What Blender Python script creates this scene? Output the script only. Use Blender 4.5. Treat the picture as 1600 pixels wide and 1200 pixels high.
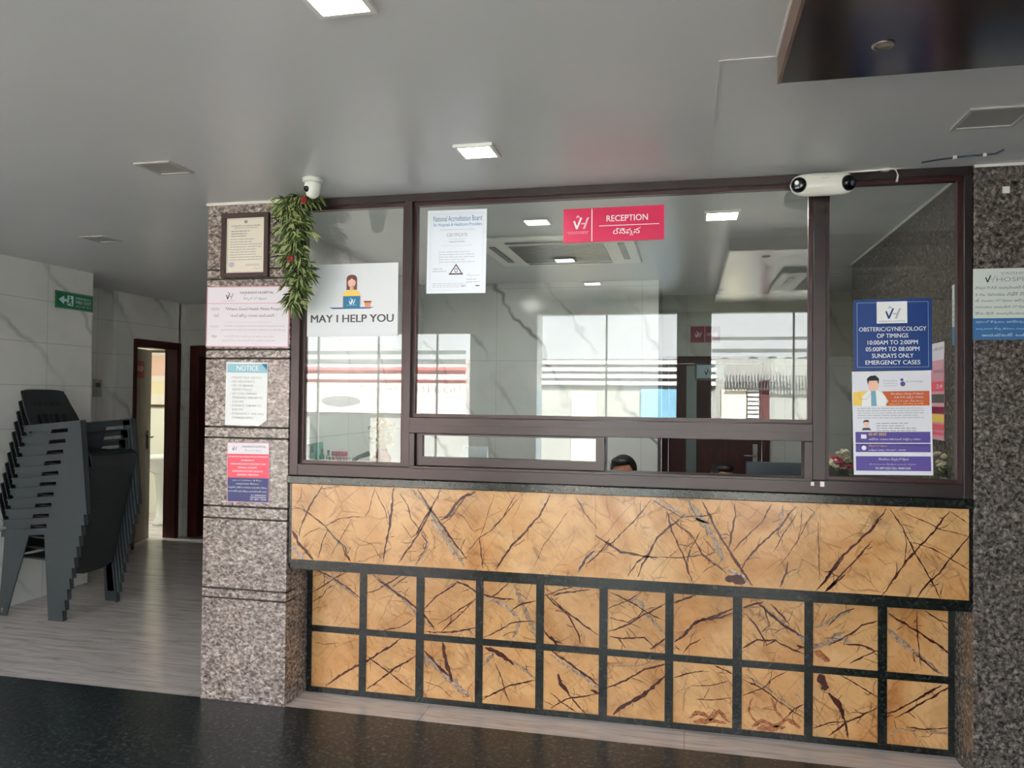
import bpy, bmesh, math, random
from mathutils import Vector, Matrix
import numpy as np
for o in list(bpy.data.objects): bpy.data.objects.remove(o)
S = bpy.context.scene
COL = S.collection
random.seed(7)
# ------------------------------------------------------------------ camera, world, exposure
F = 1208.0; CAMZ = 1.5
def _R(a, b, c):
    Rz = Matrix.Rotation(a, 3, 'Z'); Rx = Matrix.Rotation(b, 3, 'X'); Ry = Matrix.Rotation(c, 3, 'Y')
    return Rz @ Rx @ Ry
RM = _R(math.radians(12.72), math.radians(.95), math.radians(-.59))   # columns: right, forward, up
cam = bpy.data.cameras.new('camera'); cam.sensor_fit = 'HORIZONTAL'; cam.sensor_width = 36
cam.lens = F/1600*36; cam.clip_start = .02; cam.clip_end = 200
camo = bpy.data.objects.new('camera', cam); COL.objects.link(camo)
r_, f_, u_ = RM.col[0], RM.col[1], RM.col[2]
m4 = Matrix(((r_[0], u_[0], -f_[0], 0), (r_[1], u_[1], -f_[1], 0), (r_[2], u_[2], -f_[2], CAMZ), (0, 0, 0, 1)))
camo.matrix_world = m4
S.camera = camo
S.view_settings.view_transform = 'Standard'; S.view_settings.look = 'None'
S.view_settings.gamma = 1; S.view_settings.use_curve_mapping = False
S.view_settings.exposure = 1.06
W = bpy.data.worlds.new('overcast_sky'); S.world = W; W.use_nodes = True
wn = W.node_tree.nodes; wl = W.node_tree.links; wn.clear()
bg = wn.new('ShaderNodeBackground'); wo = wn.new('ShaderNodeOutputWorld')
bg.inputs[0].default_value = (.97, .98, 1, 1); bg.inputs[1].default_value = 4.2
wl.new(bg.outputs[0], wo.inputs[0])
sun = bpy.data.lights.new('sun', 'SUN'); sun.energy = 42; sun.angle = math.radians(3); sun.color = (1, .98, .96)
suno = bpy.data.objects.new('sun', sun); COL.objects.link(suno); suno.rotation_euler = (math.radians(-38), math.radians(14), 0)
# key planes (metres)
D = 3.405      # face of pillars and counter fascia
G = 3.45       # reception glass
H = 2.445      # ceiling
FY = -0.5      # entrance glazing behind the viewer
def portal(x0, x1, z0, z1):
    l = bpy.data.lights.new('sky_portal', 'AREA'); l.shape = 'RECTANGLE'; l.size = x1-x0; l.size_y = z1-z0
    l.cycles.is_portal = True
    o = bpy.data.objects.new('sky_portal', l); COL.objects.link(o)
    o.location = ((x0+x1)/2, FY-.06, (z0+z1)/2); o.rotation_euler = (math.radians(90), 0, math.radians(0))
portal(-4.5, -2.15, .02, 2.12); portal(-1.38, -.08, .02, 2.3); portal(.24, 1.1, .02, 2.3)

def at(x, y, Y=None, Z=None, X=None):
    """point of the place seen at a photo pixel, on a plane X=, Y= or Z="""
    d = RM @ Vector(((x-800)/F, 1, -(y-600)/F)); C = Vector((0, 0, CAMZ))
    if Y is not None: t = (Y-C[1])/d[1]
    elif Z is not None: t = (Z-C[2])/d[2]
    else: t = (X-C[0])/d[0]
    return C+d*t
# ------------------------------------------------------------------ materials
def srgb(r, g, b):
    f = lambda c: (c/255/12.92 if c/255 <= .04045 else ((c/255+.055)/1.055)**2.4)
    return (f(r), f(g), f(b), 1)
_M = {}
def mat(name, col, rough=.5, metal=0, spec=.5, emit=None, es=0):
    if name in _M: return _M[name]
    m = bpy.data.materials.new(name); m.use_nodes = True
    b = m.node_tree.nodes['Principled BSDF']
    c = srgb(*col) if max(col) > 1.01 else (*col, 1)
    b.inputs['Base Color'].default_value = c; b.inputs['Roughness'].default_value = rough
    b.inputs['Metallic'].default_value = metal; b.inputs['Specular IOR Level'].default_value = spec
    if emit: b.inputs['Emission Color'].default_value = (*emit, 1); b.inputs['Emission Strength'].default_value = es
    nt = m.node_tree
    if not emit:   # faint unevenness so that nothing is a flat colour
        n = nt.nodes.new('ShaderNodeTexNoise'); n.inputs['Scale'].default_value = 35
        mp = nt.nodes.new('ShaderNodeMapRange'); mp.inputs[3].default_value = max(0, rough-.06); mp.inputs[4].default_value = min(1, rough+.06)
        nt.links.new(n.outputs[0], mp.inputs[0]); nt.links.new(mp.outputs[0], b.inputs['Roughness'])
    _M[name] = m; return m
class NT:
    def __init__(s, name):
        s.m = bpy.data.materials.new(name); s.m.use_nodes = True; s.t = s.m.node_tree; s.b = s.t.nodes['Principled BSDF']
        s.tc = s.t.nodes.new('ShaderNodeTexCoord'); _M[name] = s.m
        g = s.t.nodes.new('ShaderNodeNewGeometry'); s.pos = g.outputs['Position']
    def n(s, ty, **k):
        x = s.t.nodes.new(ty)
        for a, v in k.items(): setattr(x, a, v)
        return x
    def l(s, a, b): s.t.links.new(a, b)
    def mapping(s, scale=(1, 1, 1), rot=(0, 0, 0), loc=(0, 0, 0), src=None):
        m = s.n('ShaderNodeMapping'); m.inputs['Scale'].default_value = scale; m.inputs['Rotation'].default_value = rot; m.inputs['Location'].default_value = loc
        s.l(src or s.pos, m.inputs[0]); return m.outputs[0]
    def noise(s, v, sc, det=4, dist=0, rough=.5):
        x = s.n('ShaderNodeTexNoise'); x.inputs['Scale'].default_value = sc; x.inputs['Detail'].default_value = det
        x.inputs['Distortion'].default_value = dist; x.inputs['Roughness'].default_value = rough; s.l(v, x.inputs[0]); return x.outputs[0]
    def ramp(s, v, stops, interp='LINEAR'):
        r = s.n('ShaderNodeValToRGB'); r.color_ramp.interpolation = interp; e = r.color_ramp.elements
        while len(e) < len(stops): e.new(.5)
        for k, (p, c) in enumerate(stops): e[k].position = p; e[k].color = c
        s.l(v, r.inputs[0]); return r.outputs[0]
    def mix(s, f, a, b, mode='MIX'):
        x = s.n('ShaderNodeMix', data_type='RGBA', blend_type=mode)
        for i, v in ((0, f), (6, a), (7, b)):
            if hasattr(v, 'links') or hasattr(v, 'is_output'): s.l(v, x.inputs[i])
            else: x.inputs[i].default_value = v
        return x.outputs[2]
    def out(s, col, rough=None, spec=None, bump=None, bs=.2, bd=.002):
        s.l(col, s.b.inputs['Base Color'])
        if rough is not None: s.b.inputs['Roughness'].default_value = rough
        if spec is not None: s.b.inputs['Specular IOR Level'].default_value = spec
        if bump is not None:
            k = s.n('ShaderNodeBump'); k.inputs['Strength'].default_value = bs; k.inputs['Distance'].default_value = bd
            s.l(bump, k.inputs['Height']); s.l(k.outputs[0], s.b.inputs['Normal'])
        return s.m
g1 = lambda v: (v, v, v, 1)
def m_granite(name, cols, sc=55, stretch=(1, 1, 1), rough=.25):
    t = NT(name); v = t.mapping(stretch)
    a = t.noise(v, sc, 5, .6, .65); b = t.noise(v, sc*.35, 3, .3)
    x = t.n('ShaderNodeTexVoronoi'); x.inputs['Scale'].default_value = sc*1.3; t.l(v, x.inputs[0])
    c = t.ramp(a, [(.34, cols[0]), (.45, cols[1]), (.54, cols[2]), (.66, cols[3])])
    c2 = t.ramp(x.outputs['Color'], [(.0, g1(.45)), (1, g1(1.35))])
    c = t.mix(.75, c, c2, 'MULTIPLY')
    c3 = t.ramp(b, [(.35, g1(.75)), (.65, g1(1.2))]); c = t.mix(.6, c, c3, 'MULTIPLY')
    return t.out(c, rough, .5)
M_gran = m_granite('pillar_granite', [srgb(70, 62, 60), srgb(120, 108, 104), srgb(158, 147, 142), srgb(198, 191, 184)], 50, (1, 1, 1.5), .22)
M_granb = m_granite('brown_granite', [srgb(36, 34, 32), srgb(76, 71, 68), srgb(106, 99, 94), srgb(146, 139, 132)], 62, (1, 1, 1), .25)
M_gdark = m_granite('dark_green_granite', [srgb(9, 12, 11), srgb(16, 21, 19), srgb(26, 32, 29), srgb(50, 57, 53)], 60, (1, 1, 1), .2)
M_gfloor = m_granite('black_granite_floor', [srgb(12, 15, 17), srgb(24, 30, 32), srgb(38, 46, 48), srgb(92, 102, 104)], 55, (1, 1, 1), .3)

def m_ceiling():
    t = NT('grey_ceiling_paint'); a = t.noise(t.pos, .9, 3); b = t.noise(t.mapping((60, 60, 60)), 3, 4)
    c = t.ramp(a, [(.3, srgb(196, 199, 203)), (.7, srgb(204, 206, 210))])
    return t.out(c, .33, .55, b, .12, .002)
M_ceil = m_ceiling()
def m_marble(name, base, dark, tile=(.8, .31), axes='YZ', veinrot=.6, joint=.0035, vein=.5, vs=1.1, off=0):
    """pale marble tiles: joints plus slanting grey veins"""
    t = NT(name)
    sep = t.n('ShaderNodeSeparateXYZ'); t.l(t.pos, sep.inputs[0])
    cmb = t.n('ShaderNodeCombineXYZ'); t.l(sep.outputs[axes[0]], cmb.inputs[0]); t.l(sep.outputs[axes[1]], cmb.inputs[1])
    v = t.mapping((1, 1, 1), (0, 0, 0), (off, 0, 0), cmb.outputs[0])
    cl = t.noise(v, 1.6, 5, .8); c = t.ramp(cl, [(.3, base[0]), (.7, base[1])])
    # repeat the slab picture every tile pitch so that veins recur, as book-matched printed tiles do
    w = t.n('ShaderNodeTexWave', wave_type='BANDS', bands_direction='X', wave_profile='SIN')
    w.inputs['Scale'].default_value = .55*vs; w.inputs['Distortion'].default_value = 5.5; w.inputs['Detail'].default_value = 4
    w.inputs['Detail Scale'].default_value = 1.1; w.inputs['Detail Roughness'].default_value = .62
    t.l(t.mapping((1, 1, 1), (0, 0, veinrot), (0, 0, 0), v), w.inputs[0])
    vn = t.ramp(w.outputs['Fac'], [(0, g1(1)), (.012, g1(.5)), (.05, g1(0))])
    msk = t.ramp(t.noise(v, 1.3, 2), [(.42, g1(0)), (.6, g1(1))])
    mm = t.mix(1.0, vn, msk, 'MULTIPLY'); mv = t.mix(1.0, mm, g1(vein), 'MULTIPLY')
    c = t.mix(mv, c, dark)
    bk = t.n('ShaderNodeTexBrick'); bk.offset = 0; bk.inputs['Scale'].default_value = 1
    bk.inputs['Brick Width'].default_value = tile[0]; bk.inputs['Row Height'].default_value = tile[1]; bk.inputs['Mortar Size'].default_value = joint
    bk.inputs['Color1'].default_value = g1(0); bk.inputs['Color2'].default_value = g1(0); bk.inputs['Mortar'].default_value = g1(1)
    t.l(v, bk.inputs[0]); c = t.mix(t.mix(1, bk.outputs[0], g1(.3), 'MULTIPLY'), c, g1(.16))
    return t.out(c, .18, .5)
M_marL = m_marble('marble_tiles_side', (srgb(214, 216, 214), srgb(230, 231, 229)), srgb(96, 94, 92), (1.2, .31), 'YZ', -.7, vein=.38)
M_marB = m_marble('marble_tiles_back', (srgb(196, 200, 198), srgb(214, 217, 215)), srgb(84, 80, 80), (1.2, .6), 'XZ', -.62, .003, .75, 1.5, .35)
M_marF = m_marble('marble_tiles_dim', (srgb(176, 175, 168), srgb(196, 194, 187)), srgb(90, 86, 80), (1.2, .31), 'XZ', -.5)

def m_wood(name, a, b, rough=.3, axes=(1, 1, .12), sc=22):
    t = NT(name); v = t.mapping(axes); n = t.noise(v, sc, 6, 1.2)
    return t.out(t.ramp(n, [(.3, a), (.7, b)]), rough, .5)
M_door = m_wood('dark_red_door_wood', srgb(46, 14, 10), srgb(78, 28, 18), .5)
M_leaf = m_wood('brown_laminate_door', srgb(118, 102, 88), srgb(136, 118, 102), .4)
M_panel = m_wood('dark_wood_laminate', srgb(26, 16, 15), srgb(38, 23, 21), .18, (.15, 1, 1), 30)
M_panels = m_wood('brown_edge_laminate', srgb(96, 72, 62), srgb(124, 98, 84), .35, (1, .15, 1), 20)
def m_tilefloor():
    t = NT('wood_look_floor_tiles'); v = t.mapping((.35, 3.2, 1)); n = t.noise(v, 9, 7, .7, .6)
    c = t.ramp(n, [(.28, srgb(172, 162, 158)), (.5, srgb(204, 197, 194)), (.72, srgb(222, 217, 215))])
    bk = t.n('ShaderNodeTexBrick'); bk.offset = .5; bk.inputs['Scale'].default_value = 1; bk.inputs['Brick Width'].default_value = 1.2
    bk.inputs['Row Height'].default_value = .2; bk.inputs['Mortar Size'].default_value = .0018
    bk.inputs['Color1'].default_value = g1(0); bk.inputs['Color2'].default_value = g1(0); bk.inputs['Mortar'].default_value = g1(1)
    t.l(t.pos, bk.inputs[0]); c = t.mix(t.mix(1, bk.outputs[0], g1(.5), 'MULTIPLY'), c, srgb(70, 62, 58))
    return t.out(c, .2, .5)
M_tile = m_tilefloor()
def m_rain():
    """golden brown rainforest marble ground colour with a fine dry network"""
    t = NT('golden_brown_marble'); v = t.pos
    a = t.noise(v, 2.2, 6, 1.2, .6)
    c = t.ramp(a, [(.28, srgb(172, 114, 64)), (.42, srgb(196, 146, 94)), (.58, srgb(208, 164, 114)), (.75, srgb(212, 176, 134))])
    bl = t.ramp(t.noise(v, 7, 6, .5, .7), [(.42, g1(.72)), (.52, g1(1))]); c = t.mix(.55, c, bl, 'MULTIPLY')
    # fine slanting hairlines: stretched voronoi cells, slanted like the big veins
    dist = t.n('ShaderNodeVectorMath', operation='MULTIPLY_ADD')
    nn = t.n('ShaderNodeTexNoise'); nn.inputs['Scale'].default_value = 5; nn.inputs['Detail'].default_value = 5; t.l(v, nn.inputs[0])
    t.l(nn.outputs[1], dist.inputs[0]); dist.inputs[1].default_value = (.09, .09, .09); t.l(v, dist.inputs[2])
    for ang, st, sc, w, k in ((.85, 3.6, 4.2, .012, .55), (-.75, 3.2, 3.4, .01, .5), (.7, 5.5, 9, .03, .28)):
        x = t.n('ShaderNodeTexVoronoi', feature='DISTANCE_TO_EDGE'); x.inputs['Scale'].default_value = sc
        t.l(t.mapping((st, 1, 1), src=t.mapping((1, 1, 1), (0, ang, 0), (0, 0, 0), dist.outputs[0])), x.inputs[0])
        ln = t.ramp(x.outputs[0], [(0, g1(1)), (w, g1(.75)), (w*2.4, g1(0))])
        ms = t.ramp(t.noise(v, 3.1+sc, 3), [(.46, g1(0)), (.6, g1(k))])
        c = t.mix(t.mix(1, ln, ms, 'MULTIPLY'), c, srgb(96, 52, 36))
    return t.out(c, .22, .45)
M_rain = m_rain()
def m_vein(name, a, b):
    t = NT(name); n = t.noise(t.pos, 60, 5, 1, .7); return t.out(t.ramp(n, [(.35, a), (.65, b)]), .25, .45)
M_v1 = m_vein('maroon_marble_vein', srgb(50, 20, 18), srgb(84, 42, 34))
M_v4 = m_vein('rusty_marble_stain', srgb(124, 66, 40), srgb(176, 118, 76))
M_v2 = m_vein('grey_marble_vein', srgb(112, 88, 74), srgb(176, 150, 122))
M_v3 = m_vein('quartz_marble_vein', srgb(104, 76, 66), srgb(196, 176, 160))

def m_glass(name, refl, tint=(1, 1, 1)):
    m = bpy.data.materials.new(name); m.use_nodes = True; t = m.node_tree; t.nodes.clear()
    o = t.nodes.new('ShaderNodeOutputMaterial'); mx = t.nodes.new('ShaderNodeMixShader')
    a = t.nodes.new('ShaderNodeBsdfTransparent'); b = t.nodes.new('ShaderNodeBsdfGlossy'); b.inputs['Roughness'].default_value = 0
    a.inputs[0].default_value = (*tint, 1); mx.inputs[0].default_value = refl
    t.links.new(a.outputs[0], mx.inputs[1]); t.links.new(b.outputs[0], mx.inputs[2]); t.links.new(mx.outputs[0], o.inputs[0])
    _M[name] = m; return m
M_glass = m_glass('reception_glass', .062, (.93, .95, .94))
M_eglass = m_glass('entrance_glass', .05, (.97, .98, .98))
def m_film(name, col):
    m = bpy.data.materials.new(name); m.use_nodes = True; t = m.node_tree; t.nodes.clear()
    o = t.nodes.new('ShaderNodeOutputMaterial'); mx = t.nodes.new('ShaderNodeMixShader'); a = t.nodes.new('ShaderNodeBsdfDiffuse'); b = t.nodes.new('ShaderNodeBsdfTranslucent')
    n = t.nodes.new('ShaderNodeTexNoise'); n.inputs['Scale'].default_value = 40; r = t.nodes.new('ShaderNodeMapRange'); r.inputs[3].default_value = .7; r.inputs[4].default_value = .8
    t.links.new(n.outputs[0], r.inputs[0]); t.links.new(r.outputs[0], mx.inputs[0])
    for x in (a, b): x.inputs[0].default_value = srgb(*col)
    t.links.new(a.outputs[0], mx.inputs[1]); t.links.new(b.outputs[0], mx.inputs[2]); t.links.new(mx.outputs[0], o.inputs[0]); return m
M_frame = mat('dark_brown_aluminium', (56, 48, 49), .32, .45)
M_red = mat('dark_red_brown_reveal', (52, 20, 22), .35)
M_white = mat('white_paint', (222, 222, 216), .5)
M_black = mat('black_plastic', (14, 15, 17), .3)
M_wplas = mat('white_plastic', (226, 228, 220), .3)
M_lens = mat('dark_glossy_lens', (10, 12, 16), .06)
M_chair = mat('charcoal_plastic', (62, 68, 72), .42)
M_chaird = mat('black_charcoal_plastic', (40, 43, 46), .45)
M_paper = mat('white_paper', (226, 232, 236), .6)
M_alu = mat('brushed_steel', (170, 168, 164), .3, .9)
# ------------------------------------------------------------------ mesh helpers
WO = {}                                        # world origin of each object that parents others
class MB:
    def __init__(s): s.v = []; s.f = []; s.mi = []; s.mats = []; s.cur = 0
    def use(s, m):
        if m not in s.mats: s.mats.append(m)
        s.cur = s.mats.index(m); return s
    def face(s, pts):
        k = len(s.v); s.v += [tuple(p) for p in pts]; s.f.append(tuple(range(k, k+len(pts)))); s.mi.append(s.cur)
    def add(s, vs, fs):
        k = len(s.v); s.v += [tuple(p) for p in vs]
        for f in fs: s.f.append(tuple(i+k for i in f)); s.mi.append(s.cur)
    def box(s, x0, x1, y0, y1, z0, z1):
        x0, x1 = min(x0, x1), max(x0, x1); y0, y1 = min(y0, y1), max(y0, y1); z0, z1 = min(z0, z1), max(z0, z1)
        v = [(x0, y0, z0), (x1, y0, z0), (x1, y1, z0), (x0, y1, z0), (x0, y0, z1), (x1, y0, z1), (x1, y1, z1), (x0, y1, z1)]
        s.add(v, [(0, 3, 2, 1), (4, 5, 6, 7), (0, 1, 5, 4), (1, 2, 6, 5), (2, 3, 7, 6), (3, 0, 4, 7)]); return s
    def prism(s, poly, vec):
        """poly: 3D points (closed outline), extruded along vec"""
        n = len(poly); vec = Vector(vec); a = [Vector(p) for p in poly]; b = [p+vec for p in a]
        s.add(a+b, [tuple(range(n))[::-1], tuple(range(n, 2*n))]+[(i, (i+1) % n, n+(i+1) % n, n+i) for i in range(n)]); return s
    def tube(s, pts, r, n=10, cap=True):
        pts = [Vector(p) for p in pts]; rs = r if isinstance(r, (list, tuple)) else [r]*len(pts)
        rings = []; up = Vector((0, 0, 1))
        for i, p in enumerate(pts):
            d = (pts[min(i+1, len(pts)-1)]-pts[max(i-1, 0)]).normalized()
            a = d.cross(up if abs(d.z) < .95 else Vector((0, 1, 0))).normalized(); b = d.cross(a)
            rings.append([p+(a*math.cos(2*math.pi*k/n)+b*math.sin(2*math.pi*k/n))*rs[i] for k in range(n)])
        vs = [q for g in rings for q in g]; fs = []
        for i in range(len(pts)-1):
            for k in range(n): fs.append((i*n+k, i*n+(k+1) % n, (i+1)*n+(k+1) % n, (i+1)*n+k))
        if cap: fs += [tuple(range(n))[::-1], tuple((len(pts)-1)*n+k for k in range(n))]
        s.add(vs, fs); return s
    def lathe(s, prof, c=(0, 0, 0), axis=(0, 0, 1), n=28):
        """prof: (radius, height) list along axis from c"""
        ax = Vector(axis).normalized(); a = ax.cross(Vector((0, 0, 1)) if abs(ax.z) < .9 else Vector((1, 0, 0))).normalized(); b = ax.cross(a); c = Vector(c)
        vs = [c+ax*h+(a*math.cos(2*math.pi*k/n)+b*math.sin(2*math.pi*k/n))*max(r, 1e-5) for r, h in prof for k in range(n)]
        m = len(prof); fs = [(i*n+k, i*n+(k+1) % n, (i+1)*n+(k+1) % n, (i+1)*n+k) for i in range(m-1) for k in range(n)]
        fs += [tuple(range(n))[::-1], tuple((m-1)*n+k for k in range(n))]
        s.add(vs, fs); return s
    def ell(s, c, r, n=20, m=12, rot=None):
        c = Vector(c); vs = []; fs = []
        for i in range(m+1):
            th = math.pi*i/m
            for k in range(n):
                ph = 2*math.pi*k/n; p = Vector((r[0]*math.sin(th)*math.cos(ph), r[1]*math.sin(th)*math.sin(ph), r[2]*math.cos(th)))
                if rot: p = rot @ p
                vs.append(c+p)
        for i in range(m):
            for k in range(n): fs.append((i*n+k, (i+1)*n+k, (i+1)*n+(k+1) % n, i*n+(k+1) % n))
        s.add(vs, fs); return s
    def build(s, name, m=None, parent=None, smooth=False, bevel=0, loc=None, weld=True):
        if m: 
            if not s.mats: s.mats = [m]
        o0 = WO.get(parent.name if parent else None, Vector((0, 0, 0)))
        org = Vector(loc) if loc is not None else o0
        me = bpy.data.meshes.new(name); me.from_pydata([tuple(Vector(p)-org) for p in s.v], [], s.f)
        for k in s.mats: me.materials.append(k)
        for p, i in zip(me.polygons, s.mi): p.material_index = i; p.use_smooth = smooth
        if weld:
            b = bmesh.new(); b.from_mesh(me); bmesh.ops.remove_doubles(b, verts=b.verts, dist=1e-5)
            bmesh.ops.recalc_face_normals(b, faces=b.faces); b.to_mesh(me); b.free()
        me.update()
        o = bpy.data.objects.new(name, me); COL.objects.link(o)
        if parent: o.parent = parent; o.location = org-o0
        else: o.location = org
        WO[o.name] = org
        if bevel:
            k = o.modifiers.new('bevel', 'BEVEL'); k.width = bevel; k.segments = 2; k.limit_method = 'ANGLE'; k.angle_limit = .9
        return o
def tag(o, label, cat, group=None):
    o['label'] = label; o['category'] = cat
    if group: o['group'] = group
    return o
def thing(name, loc, label, cat, group=None):
    o = bpy.data.objects.new(name, None); o.empty_display_size = .05; COL.objects.link(o); o.location = loc
    WO[o.name] = Vector(loc); return tag(o, label, cat, group)
def struct(o): o['kind'] = 'structure'; return o
def sbox(name, m, *b): return struct(MB().box(*b).build(name, m))
def copy_tree(o, parent=None):
    c = o.copy(); COL.objects.link(c); c.parent = parent
    for ch in o.children:
        d = ch.copy(); COL.objects.link(d); d.parent = c
        for g in ch.children: e = g.copy(); COL.objects.link(e); e.parent = d
    return c
_txt = {}
def _comb(ch): return ch in '\u0c4d\u0c3f\u0c40\u0c46\u0c47\u0c48\u0c4a\u0c4b\u0c4c\u0c56\u0c3e'
def telugu_mesh(s):
    """simple Telugu line: vowel signs sit on their letter, joined consonants hang below it"""
    if ('T', s) in _txt: return _txt[('T', s)]
    vs = []; fs = []; x = 0; bx0 = bx1 = 0; sub = False
    for ch in s:
        if ch == ' ': x += .3; sub = False; continue
        if ch == '\u0c4d' : sub = True; pend = ch; continue
        gv, gf, xa, xb, ya, yb = text_mesh(ch, 0, 0, raw=True)
        if sub and '\u0c15' <= ch <= '\u0c39':
            k = .5; ox = bx1-(xb-xa)*k*.6; k0 = len(vs); vs += [(ox+(a-xa)*k, -.34+(b-ya)*k) for a, b in gv]; fs += [tuple(i+k0 for i in f) for f in gf]; sub = False; x = max(x, ox+(xb-xa)*k+.02); continue
        sub = False
        k0 = len(vs)
        if _comb(ch) and bx1 > bx0:
            if ch in '\u0c46\u0c47\u0c4a\u0c4b\u0c4c\u0c48': ox = (bx0+bx1)/2-(xb-xa)/2
            else: ox = bx1-(xb-xa)*.75
            dy = max(0, .5-ya) if ya < .45 else 0
            vs += [(ox+(a-xa), b+dy) for a, b in gv]; x = max(x, ox+(xb-xa)+.03)
        else:
            ox = x; vs += [(ox+(a-xa), b) for a, b in gv]; bx0, bx1 = ox, ox+(xb-xa); x = bx1+.07
        fs += [tuple(i+k0 for i in f) for f in gf]
    if s.endswith('\u0c4d'):
        k0 = len(vs); vs += [(bx1-.12, .6), (bx1+.1, .78), (bx1+.06, .84), (bx1-.16, .66)]; fs.append((k0, k0+1, k0+2, k0+3))
    xs = [a for a, b in vs]; ys = [b for a, b in vs]
    _txt[('T', s)] = (vs, fs, min(xs), max(xs), min(ys), max(ys)); return _txt[('T', s)]
def text_mesh(s, bold=0.0, italic=0.0, raw=False):
    """outline text as flat polygons: returns verts, faces, width, y0, y1"""
    if not raw and any('\u0c00' <= c <= '\u0c7f' for c in s): return telugu_mesh(s)
    bold = 0; key = (s, bold, italic)
    if key in _txt: return _txt[key]
    cu = bpy.data.curves.new('t', 'FONT'); cu.body = s; cu.size = 1; cu.resolution_u = 3; cu.offset = bold; cu.shear = italic
    ob = bpy.data.objects.new('t', cu); COL.objects.link(ob)
    dg = bpy.context.evaluated_depsgraph_get(); dg.update()
    me = bpy.data.meshes.new_from_object(ob.evaluated_get(dg))
    vs = [(v.co.x, v.co.y) for v in me.vertices]; fs = [tuple(p.vertices) for p in me.polygons]
    bpy.data.objects.remove(ob); bpy.data.curves.remove(cu); bpy.data.meshes.remove(me)
    if not vs: vs = [(0, 0), (1, 0), (1, 1)]
    xs = [a for a, b in vs]; ys = [b for a, b in vs]
    _txt[key] = (vs, fs, min(xs), max(xs), min(ys), max(ys)); return _txt[key]
class Sign:
    """flat printed board: u to the right, v down from the top-left corner, in metres; n is the outward normal"""
    def __init__(s, p0, U, Vd, W_, H_, th=.0015, base=None, edge=None):
        s.o = Vector(p0); s.U = Vector(U).normalized(); s.V = Vector(Vd).normalized(); s.N = s.V.cross(s.U).normalized() * 1.0
        s.W = W_; s.H = H_; s.mb = MB(); s.k = 0; s.th = th
        s.mb.use(base or M_paper); a = s.o; b = a+s.U*W_; c = b+s.V*H_; d = a+s.V*H_
        s.mb.prism([a, b, c, d], s.N*th)
    def P(s, u, v, lay): return s.o+s.U*u+s.V*v+s.N*(s.th+.0003*lay)
    def rect(s, u0, v0, u1, v1, m, lay=1):
        s.mb.use(m); s.mb.face([s.P(u0, v0, lay), s.P(u1, v0, lay), s.P(u1, v1, lay), s.P(u0, v1, lay)]); return s
    def R(s, a, b, c, d, m, lay=1): return s.rect(a*s.W, b*s.H, c*s.W, d*s.H, m, lay)
    def poly(s, pts, m, lay=2, rel=True):
        s.mb.use(m); s.mb.face([s.P(u*(s.W if rel else 1), v*(s.H if rel else 1), lay) for u, v in pts]); return s
    def line(s, pts, w, m, lay=2):
        """relative polyline drawn w metres wide"""
        q = [Vector((u*s.W, v*s.H)) for u, v in pts]
        for a, b in zip(q, q[1:]):
            d = (b-a).normalized(); n = Vector((-d.y, d.x))*w/2
            s.mb.use(m); s.mb.face([s.P(*(a+n), lay), s.P(*(b+n), lay), s.P(*(b-n), lay), s.P(*(a-n), lay)])
    def border(s, e, w, m, lay=1):
        W_, H_ = s.W, s.H
        s.rect(e, e, W_-e, e+w, m, lay); s.rect(e, H_-e-w, W_-e, H_-e, m, lay); s.rect(e, e, e+w, H_-e, m, lay); s.rect(W_-e-w, e, W_-e, H_-e, m, lay)
    def disc(s, u, v, ru, rv, m, lay=2, n=20, a0=0, a1=2*math.pi):
        s.poly([(u+ru*math.cos(a0+(a1-a0)*k/n), v+rv*math.sin(a0+(a1-a0)*k/n)) for k in range(n+(1 if a1-a0 < 6 else 0))], m, lay)
    def text(s, t, u0, v0, u1, v1, m, bold=0, italic=0, lay=3, fit=True):
        """text fitted to the relative box u0..u1, v0 (top) .. v1 (bottom)"""
        vs, fs, xa, xb, ya, yb = text_mesh(t, bold, italic)
        sx = (u1-u0)*s.W/(xb-xa); sy = (v1-v0)*s.H/(yb-ya)
        if not fit: sx = min(sx, sy)
        s.mb.use(m)
        bold *= .6
        for j, dx in enumerate([0] if bold <= 0 else [-bold*.7, 0, bold*.7]):
            s.mb.add([s.P(u0*s.W+(x-xa+dx)*sx, v0*s.H+(yb-y)*sy, lay+.1*j) for x, y in vs], fs)
            if bold > .015: s.mb.add([s.P(u0*s.W+(x-xa+dx)*sx, v0*s.H+(yb-y+bold*.4)*sy, lay+.1*j+.05) for x, y in vs], fs)
        return s
    def logo(s, u, v, h, m1, m2, lay=3):
        """slanting V and H mark with a small figure above: u,v is the top-left, h the height (metres)"""
        U = lambda pts, m: s.poly([(u*s.W+a*h, v*s.H+b*h) for a, b in pts], m, lay, rel=False)
        U([(0, .42), (.12, .38), (.26, .78), (.52, .18), (.66, .16), (.32, 1.0), (.2, 1.0)], m1)
        U([(.62, .22), (.76, .2), (.5, .98), (.36, 1.0)], m2) if m1 is m2 else None
        U([(1.0, .2), (1.16, .16), (.84, 1.0), (.7, 1.0)], m2); U([(.58, .56), (.92, .56), (.88, .66), (.54, .66)], m2)
        U([(.2, .16), (.32, -.02), (.42, .06), (.5, .16), (.42, .2), (.34, .1), (.26, .2)], m2)
    def build(s, name, parent=None, **k): return s.mb.build(name, None, parent, weld=False, loc=None if parent else s.o, **k)
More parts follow.
